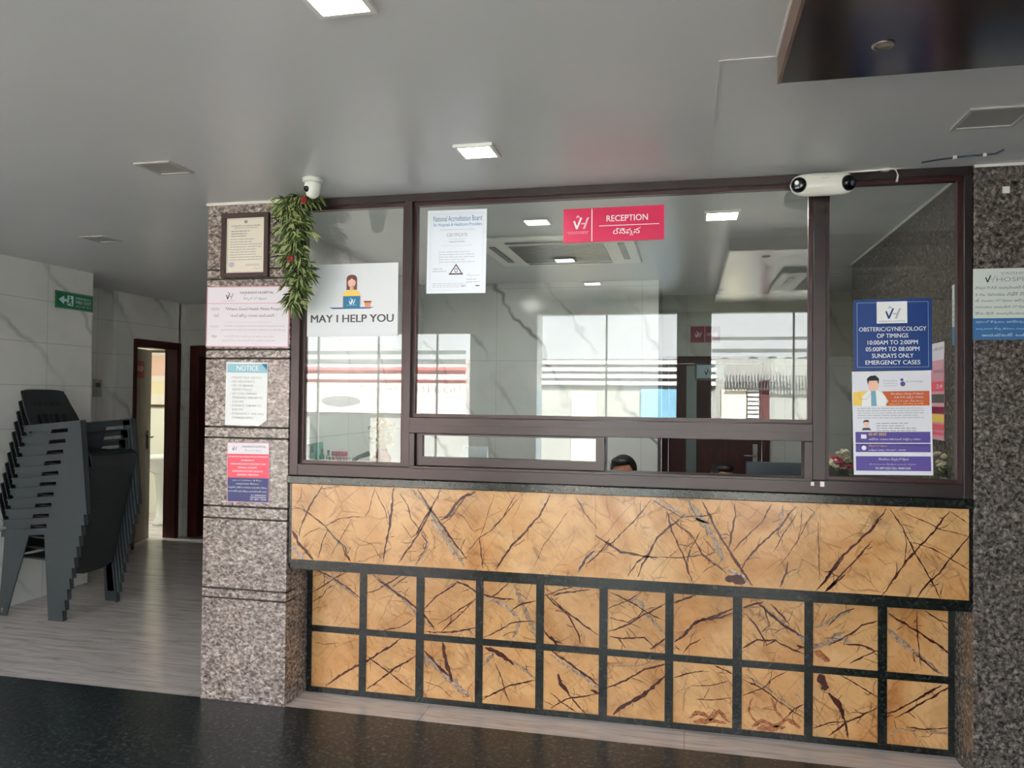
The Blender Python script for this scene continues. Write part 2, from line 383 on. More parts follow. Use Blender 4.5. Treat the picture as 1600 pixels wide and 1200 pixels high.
def sign_px(tl, tr, br, bl, Y, **k):
    """a board parallel to the reception front, from its corners in the photo"""
    a, b, c, d = [at(*p, Y=Y) for p in (tl, tr, br, bl)]
    W_ = ((b-a).length+(c-d).length)/2; H_ = ((d-a).length+(c-b).length)/2
    U = ((b-a)+(c-d)).normalized(); V = ((d-a)+(c-b)); V = (V-U*V.dot(U)).normalized()
    ctr = (a+b+c+d)/4; return Sign(ctr-U*W_/2-V*H_/2, U, V, W_, H_, **k)
# colours of print
P_pink = mat('pink_sign_face', (216, 12, 82), .35); P_pink2 = mat('pale_pink_print', (246, 190, 206), .5)
P_blue = mat('royal_blue_sign_face', (0, 56, 128), .4); P_white = mat('white_print', (240, 242, 244), .5)
P_ink = mat('grey_ink', (88, 84, 86), .6); P_ink2 = mat('pale_grey_ink', (150, 150, 158), .6); P_ink3 = mat('faint_grey_ink', (186, 188, 194), .6)
P_teal = mat('teal_print', (24, 122, 162), .5); P_sky = mat('pale_blue_header', (150, 198, 216), .5); P_navy = mat('navy_print', (58, 66, 122), .5)
P_coral = mat('coral_red_print', (232, 86, 108), .5); P_edge = mat('rose_border', (214, 156, 172), .5); P_lil = mat('lilac_white_sheet', (226, 222, 232), .5)
P_green = mat('exit_green', (14, 112, 68), .4); P_cream = mat('cream_paper', (226, 220, 206), .6); P_orange = mat('orange_print', (204, 96, 50), .5)
P_yel = mat('yellow_print', (246, 208, 96), .5); P_hair = mat('brown_print', (120, 72, 66), .5); P_skin = mat('skin_print', (244, 196, 174), .5)
P_pot = mat('orange_pot_print', (226, 150, 110), .5); P_violet = mat('violet_print', (88, 72, 156), .5); P_maroon = mat('maroon_sign_face', (136, 22, 62), .4)
P_lblue = mat('light_blue_print', (196, 222, 234), .5); P_dk = mat('dark_ink', (40, 42, 48), .6); P_mid = mat('mid_blue_print', (52, 108, 164), .5)
# ------------------------------------------------------------------ the room
XL = -4.6; XR = 2.7
sbox('floor', M_gfloor, XL-.1, XR, FY-.1, D+.012, -.1, 0)
struct(MB().box(-5.9, 2.6, D+.012, 8.4, -.1, 0).build('floor_2', M_tile))
ce = MB(); ce.box(-5.9, XR, FY-.1, 8.4, H, H+.12); struct(ce.build('ceiling', M_ceil))
sbox('wall_left', M_marL, XL-.12, XL, FY-.1, 5.24, 0, H)
struct(MB().box(-5.35, XL-.12, 5.12, 5.24, 0, H).build('wall_left_return', M_marL))
# far left wall with the washroom doorway, X = -5.17
wl_ = MB(); wl_.box(-5.33, -5.21, 5.24, 6.2, 0, H); wl_.box(-5.29, -5.17, 6.2, 6.42, 0, H); wl_.box(-5.29, -5.17, 6.42, 7.12, 2.02, H); wl_.box(-5.29, -5.17, 7.1, 7.2, 0, H)
struct(wl_.build('wall_left_far', M_marL))
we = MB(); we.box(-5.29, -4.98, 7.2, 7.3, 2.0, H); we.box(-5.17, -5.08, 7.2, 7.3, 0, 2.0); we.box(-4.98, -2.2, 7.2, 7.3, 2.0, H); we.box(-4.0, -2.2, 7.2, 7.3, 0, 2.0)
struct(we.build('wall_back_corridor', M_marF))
sbox('wall_partition', M_marL, -2.3, -2.2, 3.66, 7.2, 0, H)
# dark room behind the second corridor door, and the washroom
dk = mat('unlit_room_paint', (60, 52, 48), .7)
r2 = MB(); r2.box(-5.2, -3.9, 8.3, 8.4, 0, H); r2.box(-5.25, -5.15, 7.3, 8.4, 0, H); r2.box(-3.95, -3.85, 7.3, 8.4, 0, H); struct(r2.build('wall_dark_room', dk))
M_wash = mat('washroom_tiles', (226, 226, 212), .3)
r3 = MB(); r3.box(-7.3, -7.2, 5.4, 8.6, 0, H); r3.box(-7.3, -5.29, 8.5, 8.6, 0, H); r3.box(-7.3, -5.29, 5.3, 5.4, 0, H); r3.box(-7.3, -5.3, 5.3, 8.6, H, H+.05)
r3.box(-5.32, -5.28, 7.3, 8.6, 0, H); struct(r3.build('wall_washroom', M_wash))
sbox('floor_washroom', M_tile, -7.3, -5.89, 5.3, 8.6, -.1, 0)
sbox('floor_washroom_2', M_tile, -5.9, -5.2, 8.39, 8.6, -.1, 0)
# reception office shell
struct(MB().box(-2.3, -2.2, 3.506, 3.66, 1.065, H).build('wall_partition_return', M_marL))
sbox('wall_office_back', M_marB, -2.2, -.22, 6.26, 6.36, 0, H)
sbox('wall_office_side', M_marL, -.32, -.22, 6.36, 7.2, 0, H)
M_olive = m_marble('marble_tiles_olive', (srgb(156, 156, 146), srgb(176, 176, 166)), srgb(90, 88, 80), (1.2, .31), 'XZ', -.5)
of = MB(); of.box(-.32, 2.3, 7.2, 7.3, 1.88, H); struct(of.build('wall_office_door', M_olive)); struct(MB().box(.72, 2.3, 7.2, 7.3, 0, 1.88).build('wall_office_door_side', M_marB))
sbox('wall_office_right', M_granb, 1.112, 1.25, 3.53, 5.72, 0, H)
ofr = MB(); ofr.box(1.25, 2.3, 5.6, 5.72, 0, H); ofr.box(2.2, 2.3, 5.72, 7.2, 0, H); struct(ofr.build('wall_office_recess', M_white))
co = MB(); co.box(1.26, XR, D+.14, D+.24, 0, H); struct(co.build('wall_lobby_back', M_granb))
sbox('wall_right', M_granb, XR, XR+.1, FY-.1, D+.3, 0, H)
# entrance front behind the viewer
ef = MB(); ef.box(XL, XR, FY-.12, FY, 2.3, H); ef.box(XL, -2.1, FY-.12, FY, 2.13, 2.3); ef.box(1.13, XR, FY-.12, FY, 0, 2.3)
ef.box(-2.1, -1.95, FY-.12, FY, 0, 2.3)
struct(ef.build('wall_entrance', mat('cream_wall_paint', (228, 224, 210), .5)))
e2 = MB(); e2.box(-1.98, -1.4, FY-.16, FY+.12, 0, 2.3); struct(e2.build('wall_entrance_pier', M_marB))
e3 = MB(); e3.box(-.09, .22, FY-.16, FY+.1, 0, 2.3); struct(e3.build('wall_blocking_post', mat('dark_pier_paint', (46, 44, 42), .6)))  # added pier blocks mirrored daylight, also stands in for the viewer's silhouette
# entrance glazing
def glazing(name, x0, x1, ztop, cuts, m_b):
    r = thing(name, (x0, FY-.03, 0), '', ''); del r['label'], r['category']; r['kind'] = 'structure'
    MB().box(x0+.001, x1-.001, FY-.034, FY-.026, .01, ztop-.001).build('pane', M_eglass, r)
    for c in cuts: MB().box(c-.008, c+.008, FY-.045, FY-.015, .0, ztop-.001).build('glazing_bar', m_b, r)
    return r
M_film = m_film('white_frosted_film', (236, 240, 238)); M_rfilm = m_film('red_film', (226, 120, 120))
ge = glazing('window_2', XL+.002, -2.102, 2.128, (-3.75, -3.08, -2.45), M_alu)
for z0, z1, m in ((1.92, 1.96, M_film), (1.82, 1.87, M_film), (1.72, 1.76, M_rfilm), (1.63, 1.66, M_rfilm)):
    MB().box(XL+.05, -2.15, FY-.025, FY-.023, z0, z1).build('film_stripe', m, ge)
tx = MB().use(M_film)
vs, fs, xa, xb, ya, yb = text_mesh('HOSPITAL  RECEPTION', .02)
tx.add([(-2.2-(x-xa)*.13, FY-.0225, 1.53+(y-ya)*.1) for x, y in vs], fs)
tx.build('film_lettering', None, ge, weld=False)
g3 = glazing('window_3', -1.398, -.092, 2.298, (-.75,), M_alu)
g4 = glazing('window_4', .222, 1.128, 2.298, (.95,), M_alu)
for g_, a, b in ((g4, .23, 1.12),):
    for z0, z1 in ((2.045, 2.075), (1.93, 1.965)): MB().box(a, b, FY-.025, FY-.023, z0, z1).build('film_stripe', M_film, g_)
# street outside
M_gr = mat('pale_concrete', (150, 146, 138), .8)
sbox('ground_outside', M_gr, -30, 30, -30, FY-.12, -.3, -.02)
hb = thing('street_building', (0, -10, 0), 'pale plastered building across the street, mirrored in the reception glass', 'building')
MB().box(-14, 9, -11, -10, -.02, 2.35).build('wall', mat('pale_plaster', (150, 150, 144), .8), hb)
lou = MB()
for k in range(4): lou.box(-3.4, .6, -9.98, -9.9, 1.78+k*.15, 1.86+k*.15)
lou.build('louvre', mat('white_louvre', (226, 226, 220), .7), hb)
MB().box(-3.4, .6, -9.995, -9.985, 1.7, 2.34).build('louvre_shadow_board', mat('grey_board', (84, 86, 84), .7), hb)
MB().box(-2.45, -1.9, -9.99, -9.9, 0, 1.62).build('shutter', mat('cream_shutter', (226, 216, 184), .7), hb)
MB().box(-.95, .5, -9.99, -9.9, 0, 1.7).build('gate', mat('sky_blue_gate', (112, 160, 184), .6), hb)
MB().box(.72, 1.22, -9.99, -9.95, 0, 1.7).build('cream_wall', mat('cream_plaster', (214, 208, 186), .8), hb)
lo2 = MB()
for k in range(16): lo2.box(1.25, 1.47, -9.99, -9.93, .3+k*.09, .36+k*.09)
lo2.build('white_grating', _M['white_louvre'], hb)
MB().box(1.5, 1.68, -9.99, -9.95, 0, 1.9).build('red_post', mat('dark_red_post', (84, 44, 42), .6), hb)
rl = MB(); rl.box(.8, 2.7, -9.9, -9.87, 1.7, 1.74)
for k in range(30): rl.box(.82+k*.062, .84+k*.062, -9.9, -9.88, 1.74, 2.0)
rl.build('railing', mat('grey_steel_rail', (70, 70, 70), .5), hb)
MB().box(-9.6, -4.85, -9.99, -9.9, 1.1, 2.33).build('shop_sign_board', mat('pale_pink_board', (214, 190, 184), .7), hb)
MB().box(-9.6, -4.85, -9.9, -9.89, 2.08, 2.16).box(-9.6, -4.85, -9.9, -9.89, 1.8, 1.88).build('sign_stripe', mat('red_stripe', (196, 84, 84), .7), hb)
for x, m_, w_ in ((-7.9, mat('oval_grey', (110, 112, 110), .6), .5), (-6.2, mat('oval_red', (200, 50, 70), .6), .16)):
    MB().prism([(x+w_*math.cos(a_*math.pi/8), -9.89, 1.36+.13*math.sin(a_*math.pi/8)) for a_ in range(16)], (0, -.01, 0)).build('sign_oval', m_, hb)
MB().box(-8.7, -7.2, -9.99, -9.93, 0, 1.02).build('shopfront', mat('dark_shopfront', (60, 68, 64), .3), hb)
tr = thing('street_tree', (1.9, -13, 0), 'dark ragged tree tops beyond the street wall, mirrored right of the office door', 'tree')
r8 = random.Random(8); tm = MB(); tt = MB()
for k in range(26):
    x = .9+k*.085*1.3; tm.ell((x, -12.5+r8.uniform(-.2, .2), 2.3+r8.uniform(0, .14)), (.16, .16, r8.uniform(.06, .16)), 8, 6)
for x in (1.3, 2.4, 3.4): tt.tube([(x, -12.5, -.02), (x, -12.5, 2.3)], .05, 8)
tm.build('crown', mat('dark_foliage', (40, 48, 38), .8), tr); tt.build('trunk', mat('bark', (70, 60, 50), .8), tr)
# ------------------------------------------------------------------ granite pillars
def pillar(name, x0, x1, y0, y1, zs, m, label):
    mb = MB().use(m); g = .008; lv = [0]+zs+[H]
    for i, (a, b) in enumerate(zip(lv, lv[1:])):
        a2 = a+(g/2 if i else 0); b2 = b-(g/2 if i < len(lv)-2 else 0)
        mb.box(x0, x1, y0, y1, a2, b2)
    mb.use(mat('brown_grout', (62, 54, 50), .8)); mb.box(x0+.012, x1-.012, y0+.012, y1-.012, 0.001, H-.001); mb.use(m)
    if zs: mb.box(x0, x1, y1+.0005, D+.25, 0, 1.06)
    return tag(mb.build(name, m, bevel=.002, loc=((x0+x1)/2, (y0+y1)/2, 0)), label, 'pillar')
zs = [at(400, y, Y=D)[2] for y in (938, 923, 812, 793, 685, 668, 560, 546, 435, 420)]
pillar('granite_pillar', -2.327, -1.872, D, D+.1, zs, M_gran, 'grey-pink speckled granite pillar clad in grooved blocks, left of the reception window')
pillar('granite_pillar', 1.115, 1.62, D, D+.12, [], M_granb, 'dark brown speckled granite pillar at the right edge, beside the blue timings sign')
# ------------------------------------------------------------------ counter front
cf = thing('reception_counter', (-.37, D+.1, 0), 'reception counter front of golden brown veined marble with dark granite bands', 'counter')
slab_t = at(800, 757, Y=D)[2]
zt = 1.112; zb = 1.074
MB().box(-1.868, 1.112, D-.018, D+.2, zb, zt).build('granite_ledge', M_gdark, cf, bevel=.003)
MB().box(-1.868, 1.112, D+.012, D+.2, .69, zb).box(-1.868, 1.112, D+.02, D+.3, .66, .72).build('underframe', M_gdark, cf)
# --- vein tracing (crop-frame pixels of the marble faces)
def c4(p): return (440+p[0]/3.0, 740+p[1]/3.0)
def c5(p): return (860+p[0]/2.728, 760+p[1]/2.728)
def c6(p): return (1240+p[0]/2.728, 760+p[1]/2.728)
# (crop, material index 0 maroon 1 grey 2 quartz, width px, points)
FV = [
 (c4, 0, 2.4, [(195, 55), (160, 110), (120, 178), (85, 260), (80, 290)]), (c4, 0, 2.2, [(55, 153), (95, 165), (125, 182), (205, 245), (250, 300), (300, 345), (310, 375)]),
 (c4, 0, 2.6, [(300, 350), (300, 380), (325, 410)]), (c4, 1, 3.5, [(245, 290), (265, 325), (305, 355)]), (c4, 0, 1.4, [(205, 245), (270, 212), (340, 203), (390, 205)]),
 (c4, 0, 1.2, [(390, 205), (410, 170), (428, 95), (435, 65)]), (c4, 0, 1.6, [(215, 265), (190, 320), (170, 395)]), (c4, 0, 1.2, [(100, 300), (140, 270), (180, 255)]),
 (c4, 0, 5, [(50, 265), (75, 320), (110, 355), (150, 402)]), (c4, 2, 11, [(50, 340), (75, 375), (105, 398)]), (c4, 0, 1.2, [(95, 60), (90, 110), (65, 150)]),
 (c4, 0, 3.4, [(522, 70), (515, 170), (508, 250), (490, 330), (480, 415)]), (c4, 0, 1.2, [(440, 75), (480, 160), (500, 240)]), (c4, 0, 1, [(350, 300), (420, 330), (470, 400)]),
 (c4, 0, 1.6, [(555, 90), (590, 150), (610, 215), (650, 270)]), (c4, 0, 1.4, [(650, 270), (680, 320), (665, 370), (630, 425)]), (c4, 1, 3, [(655, 280), (690, 330), (650, 400), (625, 428)]),
 (c4, 0, 2.6, [(745, 78), (712, 150), (690, 200), (640, 285), (590, 360), (545, 420)]), (c4, 0, 2.4, [(705, 160), (660, 230), (630, 300)]),
 (c4, 1, 9, [(605, 75), (660, 120), (720, 205), (790, 320), (860, 435)]), (c4, 0, 3.2, [(640, 75), (690, 150), (740, 225), (800, 310), (870, 400)]), (c4, 2, 3, [(690, 190), (760, 300), (820, 400)]),
 (c4, 0, 4.2, [(910, 82), (860, 105), (810, 145), (780, 195), (745, 215)]), (c4, 0, 1.6, [(880, 90), (830, 150), (790, 210), (750, 240)]), (c4, 0, 1.2, [(1125, 95), (1060, 180), (990, 260), (920, 310), (865, 375)]),
 (c4, 0, 1.2, [(1100, 92), (1040, 200), (975, 270)]), (c4, 0, 1.8, [(928, 300), (935, 380), (945, 445)]), (c4, 0, 3, [(1258, 100), (1210, 190), (1150, 265), (1080, 345), (1000, 448)]),
 (c4, 0, 1, [(805, 180), (850, 200), (900, 270), (950, 250)]), (c4, 0, 1, [(1350, 170), (1280, 260), (1230, 330), (1180, 440)]), (c4, 0, 1, [(330, 210), (280, 300), (220, 400)]),
 (c4, 0, .9, [(1000, 90), (960, 200), (930, 300)]), (c4, 0, .9, [(560, 230), (610, 300), (640, 270)]),
 (c5, 0, 1.6, [(108, 45), (150, 120), (200, 182)]), (c5, 0, 3, [(192, 210), (240, 240), (300, 280), (370, 293), (460, 305)]), (c5, 0, 1.8, [(430, 58), (350, 150), (270, 235), (200, 290)]),
 (c5, 0, 2, [(255, 225), (200, 290), (150, 330)]), (c5, 2, 6, [(190, 275), (155, 310), (110, 370)]), (c5, 0, 3.6, [(190, 275), (160, 305), (120, 355)]),
 (c5, 0, 2.6, [(575, 120), (510, 170), (450, 230), (420, 285), (390, 330), (370, 385)]), (c5, 0, 1.8, [(420, 285), (370, 320), (330, 385)]),
 (c5, 0, 2.4, [(495, 100), (520, 190), (550, 260), (580, 330), (605, 405)]), (c5, 0, 2.2, [(490, 110), (540, 160), (610, 220), (650, 290), (700, 330), (750, 370)]),
 (c5, 1, 11, [(590, 60), (650, 150), (700, 230), (745, 320)]), (c5, 0, 3.4, [(645, 65), (700, 165), (760, 265), (800, 340), (860, 425)]), (c5, 1, 4, [(430, 60), (510, 90), (590, 130), (700, 160)]),
 (c5, 0, 1.4, [(440, 60), (500, 95), (560, 130), (640, 130), (720, 110)]), (c5, 0, 2.6, [(785, 70), (790, 130), (770, 200), (760, 262)]), (c5, 0, 2, [(945, 75), (900, 150), (860, 190), (800, 240), (775, 275)]),
 (c5, 0, 2.4, [(1050, 85), (960, 190), (880, 260), (830, 320), (815, 360)]), (c5, 0, 12, [(745, 395), (790, 398), (830, 412)]), (c5, 2, 7, [(755, 355), (800, 372), (850, 420)]),
 (c5, 0, 1.4, [(460, 300), (560, 300), (650, 290), (720, 335)]), (c5, 0, 1.6, [(640, 190), (600, 260), (580, 325)]), (c5, 0, 1.4, [(650, 300), (700, 280), (650, 220)]),
 (c5, 0, 1.6, [(1055, 110), (990, 210), (950, 280)]), (c5, 1, 4, [(990, 80), (980, 160), (960, 210)]), (c5, 0, 2.4, [(1010, 320), (1000, 370), (980, 432)]), (c5, 0, 1, [(1120, 110), (1060, 220), (1010, 300), (960, 350)]),
 (c5, 0, 2.4, [(1250, 300), (1200, 360), (1140, 440)]), (c5, 0, 3.2, [(1255, 375), (1210, 410), (1175, 445)]), (c5, 0, .9, [(1075, 90), (1070, 180), (1050, 260)]),
 (c6, 0, 3, [(395, 95), (340, 170), (270, 240), (215, 290), (160, 370), (95, 448)]), (c6, 0, 2.4, [(335, 232), (270, 310), (210, 370), (170, 410), (130, 450)]), (c6, 0, 3, [(180, 405), (140, 448)]),
 (c6, 0, 2.8, [(665, 105), (600, 190), (540, 250), (480, 320), (420, 400), (375, 465)]), (c6, 0, 1.8, [(412, 97), (460, 170), (510, 270), (570, 370), (630, 480)]),
 (c6, 0, 2.4, [(748, 210), (690, 280), (620, 370), (560, 430), (525, 475)]), (c6, 0, 1.4, [(500, 235), (600, 270), (680, 315), (748, 360)]), (c6, 0, 1.2, [(470, 110), (560, 150), (620, 180), (748, 215)]),
 (c6, 0, 1.2, [(105, 150), (108, 260), (110, 400)]), (c6, 0, .9, [(50, 85), (90, 110), (40, 180)]), (c6, 0, 1.2, [(470, 330), (480, 250), (470, 190)]), (c6, 0, 1.2, [(665, 105), (748, 160)]),
]
GV = [
 (c4, 1, 4.5, [(175, 455), (230, 490), (300, 540), (362, 600)]), (c4, 0, 2.4, [(160, 450), (235, 485), (310, 535), (365, 580)]), (c4, 0, 1.8, [(140, 555), (200, 520), (250, 490), (310, 462)]), (c4, 0, 1.6, [(135, 605), (190, 580), (210, 545), (260, 520)]),
 (c4, 0, 3.4, [(205, 990), (280, 945), (365, 895), (430, 860), (560, 772)]), (c4, 0, 1, [(150, 790), (200, 800), (270, 790)]), (c4, 1, 7, [(420, 472), (480, 520), (560, 580), (632, 650), (700, 720)]),
 (c4, 0, 3.4, [(450, 500), (520, 545), (600, 605), (660, 650), (720, 735)]), (c4, 0, 2.2, [(560, 478), (500, 510), (440, 550), (400, 560)]), (c4, 0, 1.8, [(620, 680), (560, 715), (480, 735)]), (c4, 0, 1.6, [(590, 480), (520, 535)]),
 (c4, 0, 2.2, [(395, 850), (450, 895), (520, 945), (620, 1015)]), (c4, 0, 2.6, [(400, 1010), (460, 965), (540, 910), (640, 850)]), (c4, 0, 2.4, [(830, 505), (760, 550), (700, 600), (665, 635)]), (c4, 0, 3, [(820, 505), (870, 530), (915, 560)]),
 (c4, 0, 2.2, [(915, 580), (860, 620), (800, 660), (730, 710)]), (c4, 0, 1.8, [(900, 600), (850, 650), (790, 700), (750, 745)]), (c4, 0, 2.4, [(670, 740), (800, 745), (912, 720)]), (c4, 1, 12, [(660, 845), (730, 910), (800, 970), (880, 1050)]),
 (c4, 2, 6, [(680, 850), (750, 920), (820, 1000), (890, 1040)]), (c4, 0, 8, [(755, 790), (770, 870), (785, 930), (800, 975)]), (c4, 0, 4, [(665, 830), (720, 890), (780, 950)]), (c4, 0, 1.2, [(670, 975), (740, 1000), (800, 1050)]),
 (c4, 2, 6, [(945, 590), (1010, 600), (1070, 640), (1120, 690)]), (c4, 0, 2.4, [(940, 570), (1010, 580), (1090, 590)]), (c4, 0, 2.2, [(1190, 600), (1130, 610), (1080, 640)]), (c4, 1, 8, [(1090, 520), (1120, 600), (1160, 680), (1195, 780)]), (c4, 1, 7, [(1120, 690), (1100, 740), (1085, 770)]),
 (c4, 0, 1.8, [(945, 770), (1010, 740), (1080, 700), (1190, 690)]), (c4, 0, 2, [(1060, 515), (1010, 560), (970, 580)]), (c4, 0, 7, [(955, 815), (1030, 850), (1090, 895)]), (c4, 1, 6, [(1060, 870), (1130, 910), (1190, 960)]), (c4, 0, 2.6, [(940, 1060), (1010, 1020), (1080, 990), (1190, 970)]),
 (c4, 0, 1.6, [(1000, 890), (1030, 960), (1060, 1060)]), (c4, 1, 5, [(945, 900), (990, 850), (1010, 830)]), (c4, 0, 2.4, [(1235, 565), (1290, 620), (1350, 670), (1380, 720)]), (c4, 0, 1.8, [(1230, 575), (1300, 545), (1380, 530)]), (c4, 0, 3, [(1230, 740), (1270, 780), (1320, 800)]),
 (c5, 0, 2.2, [(0, 465), (80, 450), (170, 440)]), (c5, 0, 2.6, [(0, 470), (60, 530), (140, 590), (205, 635)]), (c5, 0, 2, [(90, 570), (115, 620), (130, 670)]), (c5, 0, 3.4, [(0, 640), (40, 690)]),
 (c5, 2, 5, [(0, 715), (70, 770), (140, 810), (205, 860)]), (c5, 0, 3.6, [(0, 700), (80, 755), (170, 815), (205, 850)]), (c5, 0, 8, [(30, 800), (45, 840), (75, 885)]), (c5, 0, 2, [(0, 945), (70, 910), (205, 880)]), (c5, 0, 2, [(60, 860), (100, 910), (150, 965)]), (c5, 0, 5, [(170, 870), (205, 885)]), (c5, 0, 2, [(0, 880), (60, 930), (110, 965)]),
 (c5, 1, 7, [(330, 480), (390, 500), (400, 520)]), (c5, 0, 1.8, [(250, 450), (330, 490), (410, 535), (490, 575)]), (c5, 1, 4, [(390, 530), (440, 580), (490, 630)]), (c5, 0, 2.6, [(245, 620), (330, 590), (400, 550), (490, 500)]), (c5, 0, 1.6, [(245, 520), (340, 480), (400, 440)]),
 (c5, 0, 2.2, [(250, 640), (320, 645), (400, 645), (440, 680)]), (c5, 0, 2, [(290, 645), (320, 690)]), (c5, 0, 3, [(490, 650), (450, 675), (425, 695)]), (c5, 0, 3, [(490, 755), (400, 780), (320, 825), (243, 862)]), (c5, 0, 6, [(488, 808), (440, 845), (400, 890), (330, 930), (265, 970)]), (c5, 1, 2.4, [(250, 765), (370, 765), (480, 740)]),
 (c5, 0, 1.6, [(250, 560), (330, 580), (370, 560), (400, 520)]), (c5, 0, 3, [(525, 495), (580, 475), (620, 462)]), (c5, 0, 4, [(528, 662), (570, 630), (620, 585), (690, 560), (780, 525)]), (c5, 0, 2.2, [(600, 600), (640, 575), (720, 560), (780, 540)]), (c5, 0, 1.8, [(640, 650), (590, 680), (565, 715)]), (c5, 0, 1.4, [(530, 680), (560, 700)]),
 (c5, 0, 2, [(525, 815), (580, 800), (655, 788)]), (c5, 0, 1.2, [(600, 850), (680, 850), (760, 830)]), (c5, 0, 1.4, [(620, 905), (700, 910), (778, 900)]), (c5, 0, 2, [(700, 765), (740, 780), (778, 800)]),
 (c5, 1, 6, [(870, 485), (930, 540), (1000, 590), (1080, 650)]), (c5, 0, 3, [(880, 490), (940, 550), (1010, 600), (1080, 645)]), (c5, 0, 2.4, [(820, 520), (870, 500), (910, 490)]), (c5, 0, 2, [(835, 540), (880, 600), (920, 680)]), (c5, 0, 2.6, [(820, 690), (880, 660), (960, 655)]), (c5, 0, 2.4, [(915, 680), (960, 655), (1020, 690), (1080, 715)]),
 (c5, 0, 2, [(910, 510), (935, 590), (900, 620)]), (c5, 2, 4, [(1050, 625), (1080, 660)]), (c5, 0, 7, [(1050, 680), (1082, 690)]), (c5, 0, 1.8, [(820, 820), (900, 860), (980, 920), (1080, 985)]), (c5, 0, 1.6, [(818, 890), (900, 860), (960, 810), (1010, 790)]), (c5, 0, 2, [(1082, 930), (1040, 950), (990, 1000)]), (c5, 1, 3, [(830, 800), (920, 860), (1020, 930), (1080, 960)]),
 (c5, 0, 2.4, [(940, 500), (990, 550), (1020, 590)]), (c5, 3, 7, [(860, 1025), (900, 1000), (960, 1015), (1010, 990), (1060, 1035)]), (c5, 3, 9, [(880, 1030), (950, 1030), (1000, 1025)]), (c5, 3, 7, [(590, 985), (630, 955), (680, 990), (720, 960), (765, 1005)]), (c5, 3, 8, [(610, 1000), (680, 1000), (750, 1010)]), (c5, 3, 4, [(940, 900), (960, 950), (1000, 1000)]), (c5, 3, 3, [(860, 900), (840, 960), (880, 1010)]), (c6, 3, 10, [(90, 700), (120, 720), (155, 745)]),
 (c6, 1, 6, [(85, 600), (150, 570), (240, 525)]), (c6, 1, 9, [(85, 690), (150, 660), (220, 620)]), (c6, 2, 5, [(150, 660), (200, 650), (250, 670)]), (c6, 0, 2.6, [(360, 570), (290, 590), (220, 640), (150, 680)]), (c6, 0, 3, [(220, 670), (290, 680), (358, 705)]), (c6, 0, 2.2, [(358, 700), (300, 725), (240, 755)]), (c6, 1, 10, [(95, 710), (130, 735), (150, 750)]), (c6, 0, 1.8, [(150, 590), (200, 540), (260, 520)]),
 (c6, 0, 11, [(110, 800), (130, 850), (135, 870)]), (c6, 2, 4, [(105, 820), (125, 850)]), (c6, 0, 8, [(150, 880), (180, 920), (205, 960), (215, 990)]), (c6, 0, 3, [(215, 985), (228, 1030), (235, 1070)]), (c6, 0, 2.6, [(358, 945), (290, 980), (220, 1010), (150, 1065)]), (c6, 0, 2, [(80, 1030), (150, 1010), (230, 1000)]), (c6, 0, 1.8, [(200, 805), (280, 850), (355, 895)]),
 (c6, 0, 3.4, [(405, 540), (480, 590), (560, 640), (680, 718)]), (c6, 1, 7, [(400, 600), (450, 650), (520, 710), (600, 780), (640, 800)]), (c6, 2, 4.5, [(405, 622), (460, 660), (525, 715)]), (c6, 0, 2.4, [(530, 720), (580, 765), (620, 797)]), (c6, 0, 1.4, [(525, 530), (530, 640), (545, 780)]), (c6, 0, 1.6, [(560, 530), (620, 570), (680, 590)]),
 (c6, 0, 3, [(398, 970), (470, 940), (540, 895), (630, 845)]), (c6, 0, 2.6, [(430, 990), (510, 950), (590, 900), (675, 845)]), (c6, 1, 3, [(400, 1080), (440, 1030), (510, 1040), (530, 1080)]), (c6, 1, 5, [(560, 1030), (620, 1050), (680, 1060)]), (c6, 0, 1.8, [(480, 1025), (560, 1040), (678, 1030)]),
]
def clip(poly, x0, x1, z0, z1):
    for ax, lim, sg in ((0, x0, 1), (0, x1, -1), (1, z0, 1), (1, z1, -1)):
        out = []
        for i in range(len(poly)):
            a, b = poly[i-1], poly[i]; da = (a[ax]-lim)*sg; db = (b[ax]-lim)*sg
            if da >= 0: out.append(a)
            if da*db < 0:
                t = da/(da-db); out.append((a[0]+(b[0]-a[0])*t, a[1]+(b[1]-a[1])*t))
        poly = out
        if len(poly) < 3: return []
    return poly
def ribbon(crop, w, pts, Y, rnd, lvl=1.0):
    """a vein as a chain of quads (x,z) with ragged width"""
    P = [at(*crop(p), Y=Y) for p in pts]; P = [(p[0], p[2]) for p in P]; q = []
    for a, b in zip(P, P[1:]):
        n = max(2, int(math.dist(a, b)/.012))
        for k in range(n): q.append((a[0]+(b[0]-a[0])*k/n, a[1]+(b[1]-a[1])*k/n))
    q.append(P[-1]); L = len(q); px = .00255; out = []
    j = 0; wv = []
    for k in range(L):
        j = .75*j+rnd.uniform(-1, 1)*.0022*min(1.5, .6+w/5); wv.append(j)
    E = []
    for k in range(L):
        a = q[max(0, k-1)]; b = q[min(L-1, k+1)]; d = math.dist(a, b) or 1; nx, nz = -(b[1]-a[1])/d, (b[0]-a[0])/d
        tp = min(1, .35+4*min(k, L-1-k)/L); ww = w*(1.25 if w < 6 else 1.1)*px*tp*rnd.uniform(.5, 1.25)*.5
        cx, cz = q[k][0]+nx*wv[k], q[k][1]+nz*wv[k]; E.append(((cx+nx*ww, cz+nz*ww), (cx-nx*ww, cz-nz*ww)))
    for (a, b), (c, d) in zip(E, E[1:]): out.append([a, b, d, c])
    return out
rnd = random.Random(3)
